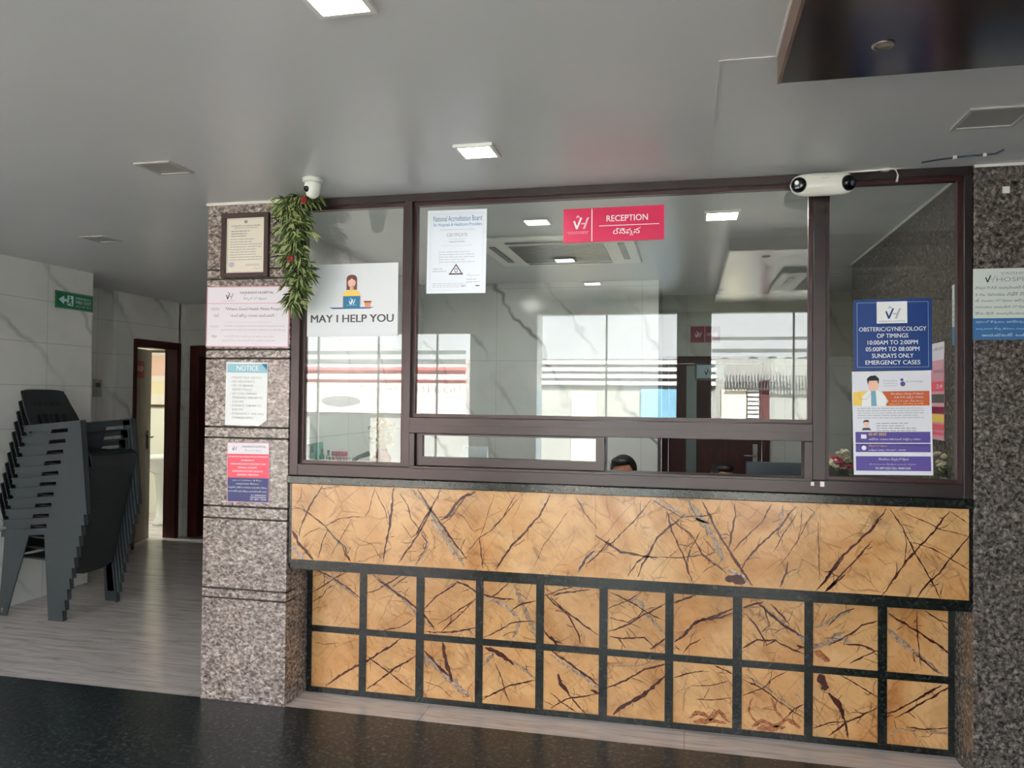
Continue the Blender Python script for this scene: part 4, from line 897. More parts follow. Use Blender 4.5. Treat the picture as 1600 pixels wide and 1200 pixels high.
lines(s_, .23, .32, 3, .12, .6, P_ink2); lines(s_, .38, .75, 9, .1, .92, P_ink2, .25); s_.disc(.14, .84, .08, .05, P_ink3, 1); lines(s_, .84, .86, 2, .5, .9, P_ink2); s_.line([(.7, .93), (.76, .9), (.8, .93), (.9, .91)], .001, P_ink)
s_.build('certificate_paper', cfm)
# hospital vision board
s_ = sign_px((323, 449), (452.5, 446), (452, 543.5), (323, 541), YP, th=.002, base=P_edge)
s_.R(.012, .015, .988, .985, P_lil, 1); s_.R(.0, .275, 1, .285, P_edge, 2)
s_.logo(.235, .09, .036, P_dk, P_ink2); s_.text('VAISHNAVI HOSPITAL', .40, .085, .81, .125, P_dk, .01, lay=3); s_.text('వైష్ణవి హాస్పిటల్', .45, .15, .73, .235, P_teal)
s_.R(.2, .235, .34, .24, P_ink2, 2); s_.text('VISION', .05, .35, .155, .395, P_ink2); s_.text('దృష్టి', .09, .45, .155, .51, P_ink)
s_.text('"Where Good Health Meets People"', .23, .345, .92, .41, P_ink); s_.text('" మంచి ఆరోగ్యం ప్రజలకు అందించడమే "', .28, .45, .85, .52, P_ink); s_.R(.23, .59, .8, .594, P_ink3, 2)
s_.text('MISSION', .05, .645, .155, .68, P_ink3); s_.text('To provide care to all patients in the utmost respectful & compassionate manner', .22, .64, .95, .67, P_ink2)
s_.text('providing the best medical care, treatment and efficiency at an affordable cost', .19, .705, .96, .735, P_ink2); s_.text('లక్ష్యం', .07, .8, .135, .85, P_ink)
s_.text('అందరికీ వైద్య సేవలు అందించుట, మా ఆశయం ప్రజల ఆరోగ్యం', .23, .8, .83, .84, P_ink2); s_.text('నాణ్యమైన వైద్యం తక్కువ ఖర్చుతో ప్రతి ఒక్కరికీ అందుబాటులో', .2, .87, .84, .91, P_ink2)
fmt(s_.build('vision_board'), 'pink-edged white hospital board with the vision text, across the left pillar under the framed certificate')
# NOTICE
s_ = sign_px((352.5, 566), (417.5, 566.5), (418, 666), (353, 664), YP, th=.0012, base=mat('pale_laminated_sheet', (222, 229, 232), .3))
s_.R(.03, .025, .985, .165, P_sky, 1); s_.text('NOTICE', .26, .05, .78, .13, P_white, .02); s_.poly([(.85, .02), (.985, .02), (.985, .12)], P_teal, 2)
ty = [('• PLEASE TALK GENTLY', .12, .86), ('• NO ARGUMENTS', .12, .7), ('• TRY TO BEHAVE', .12, .66), ('RESPECTFULLY', .17, .64), ('• OP CONS. TIMINGS', .12, .75), ('MORNING: 9:00 AM TO', .17, .9), ('3:00 PM', .17, .43), ('• EVENING: 5:00 PM TO', .12, .86), ('8:00 PM', .17, .43), ('• EMERGENCY ARE 24X7', .12, .95), ('CHARGES APPLY', .17, .68)]
for k, (t, u0, u1) in enumerate(ty): s_.text(t, u0, .225+k*.0635, u1, .258+k*.0635, P_ink2)
s_.line([(.02, .03), (.02, .97)], .001, P_white); s_.poly([(.82, 1), (1, .91), (1, 1)], M_gran, 4)
fmt(s_.build('notice_sheet'), 'pale notice sheet headed NOTICE in a blue band, middle of the left pillar', 'notice')
# red and blue poster
s_ = sign_px((356, 691), (421, 692), (421, 786), (354, 784), YP, th=.0012, base=P_edge)
s_.R(.015, .01, .985, .19, P_lil, 1); s_.R(.015, .195, .985, .59, P_coral, 1); s_.R(.015, .59, .985, .99, P_navy, 1)
s_.logo(.12, .055, .024, P_dk, P_ink2); s_.text('VAISHNAVI HOSPITAL', .35, .05, .92, .085, P_dk); s_.text('వైష్ణవి హాస్పిటల్', .42, .105, .82, .15, P_teal)
for k, (t, u0, u1) in enumerate([('WE HAVE 24/7 HRS CONSULTATION, DIAGNOSTICS', .03, .97), ('PHARMACY', .34, .65), ('SAVING PREGNANCY EMERGENCY CARE', .09, .93), ('GENERAL SURGERY', .26, .72), ('ANESTHESIOLOGIST ALWAYS', .13, .85), ('GENERAL MEDICINE', .24, .75)]): s_.text(t, u0, .225+k*.06, u1, .252+k*.06, P_white, .02)
for k, (t, u0, u1) in enumerate([('ప్రసూతి మరియు స్త్రీ వైద్యం', .13, .83), ('అత్యవసర సేవలు', .22, .75), ('శస్త్రచికిత్స విభాగం మరియు అన్ని రకాల సేవలు', .0+.03, .95), ('ఆసుపత్రిలో అన్ని పరీక్షలు అందుబాటులో కలవు', .03, .95)]): s_.text(t, u0, .61+k*.063, u1, .645+k*.063, P_white, .02)
for k, (t, u0) in enumerate([('D-1-200/8/5/96/5/6', .58), ('VAISHNAVI HOSPITAL', .55), ('PH : 0877 - 22458', .56)]): s_.text(t, u0, .865+k*.036, .93, .887+k*.036, P_white, .02)
fmt(s_.build('services_poster'), 'poster with red upper and navy lower half, lowest on the left pillar', 'poster')
# MAY I HELP YOU
YG = G-.0045
s_ = sign_px((481, 414.5), (622.5, 410), (621.5, 525), (480, 526), YG, th=.0012, base=mat('pale_blue_white_sheet', (220, 225, 230), .5))
s_.text('MAY I HELP YOU', .045, .70, .955, .805, P_ink, .06)
s_.poly([(.245, .60), (.745, .60), (.69, .622), (.29, .622)], P_mid, 2)
s_.disc(.495, .2, .057, .05, P_hair, 2); s_.R(.437, .2, .553, .36, P_hair, 2); s_.disc(.495, .262, .043, .065, P_skin, 3); s_.R(.475, .3, .515, .37, P_skin, 3)
s_.poly([(.44, .24), (.44, .2), (.495, .165), (.55, .2), (.55, .24), (.52, .225), (.495, .2), (.47, .225)], P_hair, 4)
s_.poly([(.4, .44), (.41, .39), (.45, .365), (.54, .365), (.58, .39), (.592, .44)], P_yel, 3); s_.R(.392, .44, .6, .6, P_skin, 2); s_.R(.402, .445, .59, .602, P_teal, 4); s_.poly([(.385, .602), (.605, .602), (.6, .612), (.39, .612)], P_teal, 4)
s_.logo(.465, .475, .03, P_white, P_white, 5); s_.R(.44, .57, .55, .574, P_lblue, 5)
s_.poly([(.635, .52), (.71, .52), (.7, .605), (.645, .605)], P_pot, 3); s_.R(.63, .515, .715, .535, P_pot, 3)
s_.line([(.478, .262), (.488, .262)], .0008, P_hair, 5); s_.line([(.503, .262), (.513, .262)], .0008, P_hair, 5); s_.line([(.485, .292), (.505, .292)], .0008, P_coral, 5)
fmt(s_.build('help_sheet'), 'white MAY I HELP YOU sheet with a woman at a laptop, on the left pane', 'sign')
# accreditation certificate
s_ = sign_px((668, 330), (759.5, 326), (760, 458), (667, 458.5), YG, th=.0012, base=mat('bluish_white_sheet', (222, 230, 240), .5))
s_.border(.014, .0008, P_ink3); s_.border(.02, .0005, P_ink3)
s_.text('National Accreditation Board', .1, .07, .92, .135, P_mid, .0); s_.text('for Hospitals & Healthcare Providers', .1, .155, .92, .205, P_mid); s_.text('(Constituent Board of Quality Council of India)', .22, .23, .8, .245, P_ink2)
s_.text('CERTIFICATE', .33, .28, .68, .32, P_ink2); s_.text('OF ACCREDITATION', .38, .345, .64, .36, P_ink3); s_.text('VAISHNAVI HOSPITAL', .37, .375, .64, .39, P_ink); s_.text('has been assessed and found to comply with', .25, .42, .76, .435, P_ink3)
lines(s_, .5, .62, 5, .2, .82, P_ink3, .25); 
s_.poly([(.5, .645), (.62, .775), (.38, .775)], P_ink, 2); s_.poly([(.5, .67), (.59, .765), (.41, .765)], P_paper_ if False else mat('bluish_white_sheet', (222, 230, 240), .5), 3); s_.disc(.5, .725, .028, .028, P_ink, 4); s_.disc(.5, .725, .018, .018, M_paper, 5); s_.poly([(.38, .76), (.62, .76), (.62, .778), (.38, .778)], P_ink, 4)
s_.line([(.68, .8), (.72, .77), (.74, .8), (.78, .785), (.84, .79), (.9, .785)], .001, P_ink); lines(s_, .83, .86, 2, .68, .9, P_ink3); lines(s_, .70, .73, 2, .1, .33, P_ink3); lines(s_, .88, .92, 3, .1, .7, P_ink3); s_.R(.83, .905, .9, .918, P_ink, 2); s_.R(.6, .91, .66, .918, P_ink2, 2)
fmt(s_.build('accreditation_certificate'), 'white accreditation certificate sheet with a triangle emblem taped top left of the wide pane', 'certificate')
# RECEPTION
s_ = sign_px((880.5, 327), (1038.5, 320.5), (1037.5, 373.5), (880.5, 380.5), YG, th=.003, base=P_pink)
s_.R(.283, .02, .293, .98, P_white, 1); s_.logo(.1, .2, .062, P_white, P_pink2); s_.R(.035, .68, .26, .69, P_pink2, 2); s_.text('VAISHNAVI HOSPITAL', .05, .71, .25, .75, P_pink2)
s_.text('RECEPTION', .435, .24, .84, .42, P_white, .02); s_.R(.36, .53, .95, .55, P_white, 2); s_.text('రిసెప్షన్', .5, .62, .77, .86, P_white, .02)
fmt(s_.build('reception_sign'), 'bright pink RECEPTION sign at the top of the wide reception pane')
# blue timings sign
s_ = sign_px((1334, 468), (1457, 466.5), (1455, 577.5), (1333.5, 580), YG, th=.0015, base=P_blue)
s_.border(.013, .001, P_lblue); s_.R(.3, .035, .69, .34, P_white, 2); s_.logo(.41, .1, .052, P_blue, P_ink3); s_.text('VAISHNAVI HOSPITAL', .32, .3, .67, .325, P_ink2)
for k, (t, u0, u1) in enumerate([('OBSTERIC/GYNECOLOGY', .07, .93), ('OP TIMINGS', .3, .7), ('10:00AM TO 2:00PM', .18, .82), ('05:00PM TO 08:00PM', .155, .84), ('SUNDAYS ONLY', .235, .765), ('EMERGENCY CASES', .15, .85)]): s_.text(t, u0, .39+k*.0935, u1, .45+k*.0935, P_white, .02)
fmt(s_.build('timings_sign'), 'royal blue OBSTERIC/GYNECOLOGY timings sign on the right pane')
# doctor poster
s_ = sign_px((1332, 581), (1455.5, 578.5), (1457, 743), (1333, 741.5), YG, th=.0012, base=mat('lavender_white_sheet', (226, 228, 238), .5))
s_.poly([(.0+.01, .2), (.2, .19), (.25, .33), (.01, .33)], P_yel, 1); s_.poly([(.38, .195), (.975, .195), (.975, .335), (.41, .335), (.46, .29)], P_orange, 1)
for k, (t, u0, u1) in enumerate([('రేనుబాబు చిల్డ్రన్స్ హాస్పిటల్', .49, .9), ('నెన్సీ వారి ప్రత్యేక శిబిరం', .53, .9), ('ఇంకో ఓపిఉచిత వైద్య సేవలు', .5, .9)]): s_.text(t, u0, .21+k*.033, u1, .232+k*.033, P_white, .01, lay=4)
s_.text('ఇప్పుడు మీ తిరుపతిలో', .47, .305, .9, .328, P_yel, .03, lay=4)
s_.poly([(.12, .32), (.13, .24), (.2, .19), (.34, .19), (.42, .24), (.43, .335), (.12, .335)], P_white, 2); s_.disc(.27, .125, .07, .07, P_skin, 3); s_.poly([(.2, .13), (.19, .07), (.23, .045), (.3, .04), (.345, .07), (.34, .13), (.32, .09), (.22, .09)], P_dk, 4)
s_.poly([(.24, .19), (.3, .19), (.31, .335), (.24, .335)], mat('doctor_tie_print', (120, 170, 192), .5), 4); s_.line([(.08, .2), (.1, .27), (.18, .27), (.25, .21)], .0012, P_ink2, 5)
for k, t in enumerate(['Swathi', "Children's", 'Hospital']): s_.text(t, .4, .085+k*.025, .57, .098+k*.025, P_ink2)
s_.disc(.635, .085, .02, .014, P_violet, 3); s_.disc(.645, .125, .032, .024, P_violet, 3); s_.text('Brainology', .69, .095, .9, .115, P_ink2)
lines(s_, .355, .445, 5, .06, .9, P_ink3, .35); s_.R(.03, .585, .975, .69, P_violet, 1); s_.R(.03, .706, .975, .71, P_ink3, 1); s_.R(.03, .72, .975, .87, P_violet, 1) if False else None
s_.R(.03, .60, .97, .695, P_violet, 2) if False else None
lines(s_, .5, .57, 4, .3, .8, P_ink2, .3); s_.disc(.17, .505, .035, .03, P_skin, 3); s_.poly([(.13, .5), (.14, .475), (.19, .468), (.215, .49), (.2, .49), (.15, .487)], P_dk, 4); s_.poly([(.11, .57), (.13, .545), (.21, .545), (.235, .57)], P_ink, 3)
s_.R(.03, .70, .975, .78, P_violet, 1); s_.R(.03, .69, .975, .692, P_lblue, 2); s_.R(.1, .61, .17, .65, P_white, 3); s_.disc(.135, .74, .03, .022, P_white, 3)
s_.text('02-07-2023', .2, .595, .42, .62, P_yel, .02); s_.text('ఆదివారం ఉదయం 11.00 నుండి మధ్యాహ్నం వరకు', .2, .645, .85, .67, P_white, .01); s_.text('వైష్ణవి హాస్పిటల్', .2, .705, .43, .73, P_yel, .02); s_.text('బస్టాండ్ దగ్గర, తిరుపతి - 517501', .2, .752, .66, .772, P_white, .01)
s_.R(.03, .82, .975, .96, P_violet, 1); s_.text('రేనుబాబు చిల్డ్రన్స్ హాస్పిటల్', .32, .835, .7, .865, P_white, .02); s_.text('డోర్ నెం 20-3-124, రైల్వే స్టేషన్ ఎదురుగా, తిరుపతి', .2, .885, .79, .905, P_white, .01); s_.text('PH: 0877-2222 CELL: 9848012345', .28, .925, .72, .945, P_white, .02)
fmt(s_.build('doctor_poster'), 'white and violet poster with a child doctor picture, below the blue timings sign', 'poster')
# right pillar poster
s_ = sign_px((1520, 421), (1640, 417), (1640, 531), (1520, 530), YP, th=.0012, base=mat('greenish_white_sheet', (208, 218, 214), .5))
s_.R(0, .70, 1, 1, P_mid, 1); s_.logo(.16, .075, .034, P_dk, P_ink3); s_.text('VAISHNAVI', .36, .05, .85, .09, P_ink2); s_.R(.3, .1, .95, .103, P_ink3, 2); s_.text('HOSPITAL', .31, .125, .9, .185, P_ink2)
for k, t in enumerate(['డాక్టర్ గారిని సంప్రదించడానికి ముందుగా', '2 గం. సమయం విధిగా పాటించవలెను', 'దీ. మంజు హాస్పిటల్ అప్పాయింట్ మెంట్', 'సమయం దయచేసి హాస్పిటల్ సిబ్బందిని', 'ఫోన్ ద్వారా సంప్రదించండి']): s_.text(t, .03, .25+k*.09, (.98 if k < 4 else .7), .3+k*.09, P_ink, .01)
for k, t in enumerate(['ప్రసూతి కాన్పులు, ఆపరేషన్లు చేయబడును', 'అత్యవసర వైద్య సేవలు ఎల్లప్పుడూ కలవు', 'అందుబాటులో ఉంటాయి రండి']): s_.text(t, .04 if k < 2 else .12, .73+k*.09, .98, .775+k*.09, P_lblue, .02)
fmt(s_.build('appointment_poster'), 'white and blue Telugu poster on the right-hand granite pillar, cut by the photo edge', 'poster')
# posters inside on the brown granite side wall (X = 1.112)
def side_sign(x0, x1, yt, yb, **k):
    a = at(x0, yt, X=1.11); b = at(x1, yt, X=1.11); c = at(x0, yb, X=1.11); d = at(x1, yb, X=1.11)
    zt2 = (a[2]+b[2])/2; zb2 = (c[2]+d[2])/2; return Sign((1.111, max(a[1], b[1]), zt2), (0, -1, 0), (0, 0, -1), abs(a[1]-b[1]), zt2-zb2, **k)
s_ = side_sign(1452, 1475.5, 536, 687, th=.0015, base=P_edge)
for v0, v1, m in ((0, .18, P_lil), (.19, .38, P_edge), (.4, .5, P_coral), (.53, .62, P_ink), (.66, .73, P_maroon), (.74, .82, P_yel), (.84, .9, P_coral), (.92, .95, P_coral)): s_.R(0, v0, 1, v1, m, 1)
s_.text('LAB LIST', .3, .05, .95, .08, P_dk); s_.text('SERVICES', .3, .28, .95, .31, P_dk); s_.text('24', .5, .43, .9, .47, P_white)
fmt(s_.build('striped_poster'), 'banded pink, red, grey and yellow poster on the granite wall behind the blue sign', 'poster')
s_ = side_sign(1488, 1502, 443, 538, th=.0015, base=mat('greenish_white_sheet', (208, 218, 214), .5)); s_.R(0, .7, 1, 1, P_mid, 1); s_.logo(.3, .05, .03, P_dk, P_ink3)
for k in range(5): s_.text('సమయం విధిగా', .08, .24+k*.09, .95, .29+k*.09, P_ink)
fmt(s_.build('narrow_poster'), 'narrow white and blue Telugu poster inside, beside the right window stile', 'poster')
# exit sign on the left marble wall (X = -4.6)
a = at(86, 453, X=XL+.01); b = at(145, 465, X=XL+.01); c = at(86, 480, X=XL+.01)
s_ = Sign((XL+.012, a[1], a[2]), (0, 1, 0), (0, 0, -1), abs(b[1]-a[1]), a[2]-c[2], th=.003, base=P_green)
s_.border(.006, .0012, P_lblue); s_.poly([(.08, .5), (.22, .24), (.22, .42), (.32, .42), (.32, .58), (.22, .58), (.22, .76)], P_lblue, 2); s_.R(.3, .2, .46, .8, P_lblue, 2); s_.disc(.37, .3, .025, .06, P_green, 3); s_.poly([(.34, .38), (.42, .4), (.4, .58), (.44, .75), (.4, .75), (.37, .6), (.33, .74), (.31, .7), (.35, .56)], P_green, 3)
s_.text('EMERGENCY', .52, .22, .95, .36, P_lblue, .01); s_.text('FIRE EXIT', .52, .43, .95, .62, P_lblue, .02); s_.text('అత్యవసర ద్వారం', .52, .7, .95, .85, P_lblue)
fmt(s_.build('exit_sign'), 'green FIRE EXIT sign with a left arrow on the marble wall above the stacked chairs')
s_ = side = Sign((-5.208, 5.95, 1.62), (0, 1, 0), (0, 0, -1), .1, .16, th=.012, base=mat('beige_switch_plate', (170, 168, 156), .4)); s_.R(.2, .2, .8, .45, P_ink, 1); s_.R(.2, .6, .45, .8, P_ink2, 1)
fmt(s_.build('switch_plate'), 'small beige switch plate on the recessed marble wall below the exit sign', 'switch')
# maroon sign above the office door and framed mark on the door
a = at(1079, 510, Y=7.19); b = at(1125, 535, Y=7.19)
s_ = Sign((a[0], 7.197, a[2]), (1, 0, 0), (0, 0, -1), b[0]-a[0], a[2]-b[2], th=.003, base=P_maroon); s_.logo(.14, .3, .055, P_pink2, P_pink2); s_.R(.48, .02, .495, .98, P_pink2, 1); s_.text('OFFICE', .55, .4, .92, .6, P_pink2)
fmt(s_.build('maroon_door_sign'), 'maroon sign with the hospital mark above the office door, seen through the glass')
a = at(1085.5, 567, Y=7.2); b = at(1135, 594, Y=7.2)
fo = thing('framed_mark', (a[0], 7.2, b[2]), 'small black-framed hospital mark hung on the dark office door', 'framed sign')
x0, x1, z0, z1, w = a[0], b[0], b[2], a[2], .018
fm = MB()
for q_ in ((x0, x1, z0, z0+w), (x0, x1, z1-w, z1), (x0, x0+w, z0+w, z1-w), (x1-w, x1, z0+w, z1-w)): fm.box(q_[0], q_[1], 7.2, 7.219, q_[2], q_[3])
fm.build('frame', M_black, fo); s_ = Sign((x0+w, 7.215, z1-w), (1, 0, 0), (0, 0, -1), x1-x0-2*w, z1-z0-2*w, base=P_lblue); s_.logo(.28, .25, .06, P_dk, P_ink2); s_.build('print', fo)
# ------------------------------------------------------------------ garland
ga = thing('hanging_garland', (at(462, 312, Y=3.34)[0], 3.36, H), 'artificial bamboo-leaf garland with red flowers hanging beside the left pane', 'garland')
rg = random.Random(11)
path = [at(*p, Y=y) for p, y in (((484, 308), 3.33), ((452, 318), 3.3), ((462, 350), 3.29), ((462, 390), 3.29), ((470, 425), 3.3), ((465, 455), 3.31), ((455, 478), 3.32))]
MB().tube(path, .004, 6).build('vine', mat('brown_green_stem', (74, 72, 40), .6), ga)
def leafcol(name, c): return mat(name, c, .5)
LM = [leafcol('leaf_green', (78, 100, 46)), leafcol('leaf_highlight_green', (172, 184, 124)), leafcol('leaf_dark_green', (34, 52, 26))]  # palest green puts the leaf highlights into the colour
lv = MB()
def leafblade(p, d, l, w, m):
    d = d.normalized(); s = d.cross(Vector((rg.uniform(-.3, .3), -1, rg.uniform(-.3, .3)))).normalized(); n = s.cross(d)
    lv.use(m); pts = [p]; 
    for t, k in ((.25, .8), (.5, 1), (.75, .7)): pts.append(p+d*l*t+s*w*k+Vector((0, 0, -l*.25*t*t)))
    pts.append(p+d*l+Vector((0, 0, -l*.25)))
    back = []
    for t, k in ((.75, .7), (.5, 1), (.25, .8)): back.append(p+d*l*t-s*w*k+Vector((0, 0, -l*.25*t*t)))
    mid = [p+d*l*t+n*.003+Vector((0, 0, -l*.25*t*t)) for t in (.25, .5, .75)]
    a = [pts[0], pts[1], pts[2], pts[3], pts[4]]; b = [pts[0], back[2], back[1], back[0], pts[4]]
    for side in (a, b):
        lv.face([side[0], side[1], mid[0]]); lv.face([mid[0], side[1], side[2], mid[1]]); lv.face([mid[1], side[2], side[3], mid[2]]); lv.face([mid[2], side[3], side[4]])
NP = len(path)-1
for k in range(330):
    t = (k/330)**1.05*NP*.999; i = int(t); p = path[i].lerp(path[i+1], t-i); frac = t/NP
    if frac > .8 and rg.random() < .45: continue
    ang = rg.uniform(0, 2*math.pi); spread = (.085 if frac < .55 else .065)*(1 if frac < .75 else .6)
    q0 = p+Vector((math.cos(ang)*spread*rg.random(), math.sin(ang)*spread*.45*rg.random()-.01, rg.uniform(-.02, .02)))
    q0.y = min(q0.y, 3.385)
    for j in range(rg.randint(3, 5)):
        d = Vector((math.cos(ang)+rg.uniform(-.8, .8), min(.1, math.sin(ang)*.5+rg.uniform(-.4, .2)), rg.uniform(-1.5, .25)))
        leafblade(q0, d, rg.uniform(.032, .065), rg.uniform(.0028, .0046), rg.choice([LM[0], LM[0], LM[1], LM[2], LM[1]]))
lo = lv.build('foliage', None, ga, weld=False)
for x, y in ((475, 313), (454, 404)):
    p = at(x, y, Y=3.245); fl = MB()
    for k in range(7):
        a_ = 2*math.pi*k/7; fl.ell(p+Vector((math.cos(a_)*.009, -.002, math.sin(a_)*.009)), (.008, .005, .008), 8, 6)
    fl.ell(p+Vector((0, -.005, 0)), (.005, .004, .005), 8, 6); fl.build('flower', mat('red_petals', (150, 18, 30), .5), ga, smooth=True)
# ------------------------------------------------------------------ office furniture and things behind the glass
dk_ = thing('office_desk', (-.4, 3.9, 0), 'white office desk just behind the reception glass', 'desk')
MB().box(-2.19, 1.08, 3.66, 4.25, 1.06, 1.09).build('desktop', mat('pale_laminate', (206, 206, 198), .35), dk_, bevel=.003)
for x in (-2.15, -.4, 1.04): MB().box(x, x+.03, 3.74, 4.2, 0, 1.06).build('leg_panel', M_white, dk_)
DT = 1.09
# blinds / white roller on the left: green folder and bottles
def gx(x, y, Y): return at(x, y, Y=Y)
fo1 = thing('file_box', (gx(482, 720, 3.78)[0], 3.78, DT), 'translucent green file box in the bottom left corner of the left pane', 'file box')
a = gx(464, 720, 3.78)[0]; b = gx(499, 720, 3.78)[0]; zt3 = gx(480, 691, 3.78)[2]
MB().prism([(a, 3.74, DT), (b, 3.74, DT), (b-.01, 3.74, zt3), (a, 3.74, zt3-.03)], (0, .1, 0)).build('box', mat('teal_plastic', (70, 150, 140), .3), fo1)
MB().box(a, b-.012, 3.735, 3.739, zt3-.05, zt3-.02).build('label_strip', mat('dark_teal', (40, 78, 84), .4), fo1)
def bottle(px, Y, h, r, m, label, lid):
    x = gx(px, 720, Y)[0]; o = thing('bottle', (x, Y, DT), label, 'bottle', 'green bottles on the office desk')
    MB().lathe([(r, 0), (r, h*.72), (r*.5, h*.82), (r*.45, h*.88)], (x, Y, DT)).build('body', m, o, smooth=True)
    MB().lathe([(r*.5, h*.87), (r*.5, h)], (x, Y, DT)).build('cap', lid, o)
bottle(503, 3.76, .125, .013, mat('green_glass', (16, 124, 88), .2), 'slim green bottle beside the green file box', mat('dark_green_cap', (10, 60, 44), .4))
bottle(513, 3.76, .12, .012, _M['green_glass'], 'slim green bottle beside the wire pen rack', _M['dark_green_cap'])
x = gx(530, 725, 3.75)[0]
rk = thing('wire_basket', (x, 3.75, DT), 'white wire basket with pink tubes in the left pane', 'basket')
wb = MB(); zt4 = DT+.09
for k in range(6):
    xx = x-.05+k*.02
    for yy in (3.72, 3.79): wb.tube([(xx, yy, DT+.002), (xx, yy, zt4)], .0022, 6)
for z in (DT+.004, zt4): wb.box(x-.052, x+.052, 3.718, 3.722, z-.002, z+.002); wb.box(x-.052, x+.052, 3.788, 3.792, z-.002, z+.002); wb.box(x-.052, x-.048, 3.72, 3.79, z-.002, z+.002); wb.box(x+.048, x+.052, 3.72, 3.79, z-.002, z+.002)
wb.build('wires', M_wplas, rk)
for k in range(6):
    tb_ = tag(MB().lathe([(.007, 0), (.007, .075)], (x-.038+k*.015, 3.755, DT+.006)).lathe([(.0085, .075), (.0085, .105), (.006, .11)], (x-.038+k*.015, 3.755, DT+.006)).build('sample_tube', mat('magenta_cap', (190, 20, 84), .4), smooth=True, loc=(x-.038+k*.015, 3.755, DT+.006)), 'magenta-capped tube standing in the white wire basket', 'tube', 'magenta tubes in the wire basket')
# dried flower vase behind the first mullion
x = gx(597, 700, 3.95)[0]
va = thing('dried_flower_vase', (x, 3.95, DT), 'brown glass vase of dried flowers in the left pane beside the mullion', 'vase')
MB().lathe([(.03, 0), (.045, .03), (.05, .07), (.035, .1), (.028, .115), (.032, .12)], (x, 3.95, DT)).build('vase', mat('rust_glass', (150, 84, 62), .2), va, smooth=True)
df = MB(); r5 = random.Random(2)
for k in range(46):
    a_ = r5.uniform(0, 6.28); rr_ = r5.uniform(0, .075); z_ = DT+.16+r5.uniform(-.02, .13); p = Vector((x+rr_*math.cos(a_), 3.95+rr_*math.sin(a_), z_)); df.ell(p, (.012, .012, .01), 7, 5); df.tube([(x, 3.95, DT+.1), p], .0012, 4)
df.build('dried_flowers', mat('beige_petals', (206, 186, 160), .7), va)
# grey desk telephone
x = gx(566, 725, 3.85)[0]; te = thing('desk_telephone', (x, 3.85, DT), 'grey and white desk telephone behind the left pane', 'telephone')
MB().prism([(x-.05, 3.78, DT), (x+.07, 3.78, DT), (x+.07, 3.78, DT+.075), (x-.05, 3.78, DT+.02)], (0, .12, 0)).build('base', mat('grey_plastic', (150, 154, 152), .4), te, bevel=.004)
MB().tube([(x-.045, 3.80, DT+.05), (x, 3.80, DT+.085), (x+.06, 3.80, DT+.105)], [.014, .01, .014], 8).build('handset', M_black, te, smooth=True)
# desk calendar behind the sash
a = gx(720, 700, 3.8); x0 = gx(723, 700, 3.8)[0]; x1 = gx(762, 700, 3.8)[0]; zc = gx(740, 697, 3.8)[2]
ca = thing('desk_calendar', ((x0+x1)/2, 3.8, DT), 'white tent desk calendar with a red flash, behind the sliding sash', 'calendar')
MB().prism([(x0, 3.76, DT), (x0, 3.84, DT), (x0, 3.80, zc)], (x1-x0, 0, 0)).build('pages', M_paper, ca)
MB().prism([(x1-.055, 3.757, DT+.045), (x1-.002, 3.757, DT+.03), (x1-.002, 3.772, DT+.075), (x1-.055, 3.772, DT+.08)], (0, -.002, 0)).build('red_flash', P_coral, ca)
mbx = MB()
for k in range(14): mbx.tube([(x0+.008+k*(x1-x0-.016)/13, 3.795, zc-.002), (x0+.008+k*(x1-x0-.016)/13, 3.8, zc+.004), (x0+.008+k*(x1-x0-.016)/13, 3.805, zc-.002)], .0012, 5)
mbx.build('wire_binding', M_alu, ca)
x = gx(722, 712, 3.86)[0]; tag(MB().box(x-.02, x+.018, 3.86, 3.9, DT, DT+.065).build('green_box', mat('dull_green_card', (84, 110, 98), .6), loc=(x, 3.88, DT)), 'small dull green box behind the desk calendar', 'box')
# monitor
MY = 4.36; x0 = gx(1166, 730, MY)[0]; x1 = x0+.5; zc = gx(1200, 722, MY)[2]; mxc = (x0+x1)/2
mo = thing('computer_monitor', (mxc, MY, .8), 'back of a black computer monitor at the right end of the open hatch', 'monitor')
MB().box(x0, x1, MY-.015, MY+.01, zc-.3, zc).build('housing', mat('blue_black_plastic', (44, 58, 66), .35), mo, bevel=.004)
MB().box(mxc-.03, mxc+.03, MY+.011, MY+.04, .815, zc-.1).box(mxc-.1, mxc+.1, MY-.06, MY+.09, .801, .815).build('stand', M_black, mo)
# lower work surface that carries the monitor
ld_ = thing('work_table', (.3, 4.6, 0), 'lower brown work table inside the office, mostly hidden by the counter', 'table')
MB().box(-1.0, 1.08, 4.255, 4.75, .77, .8).build('tabletop', M_leaf, ld_)
for x in (-.98, 1.03): 
    for y in (4.3, 4.7): MB().box(x, x+.04, y-.04, y, 0, .77).build('leg', M_leaf, ld_)
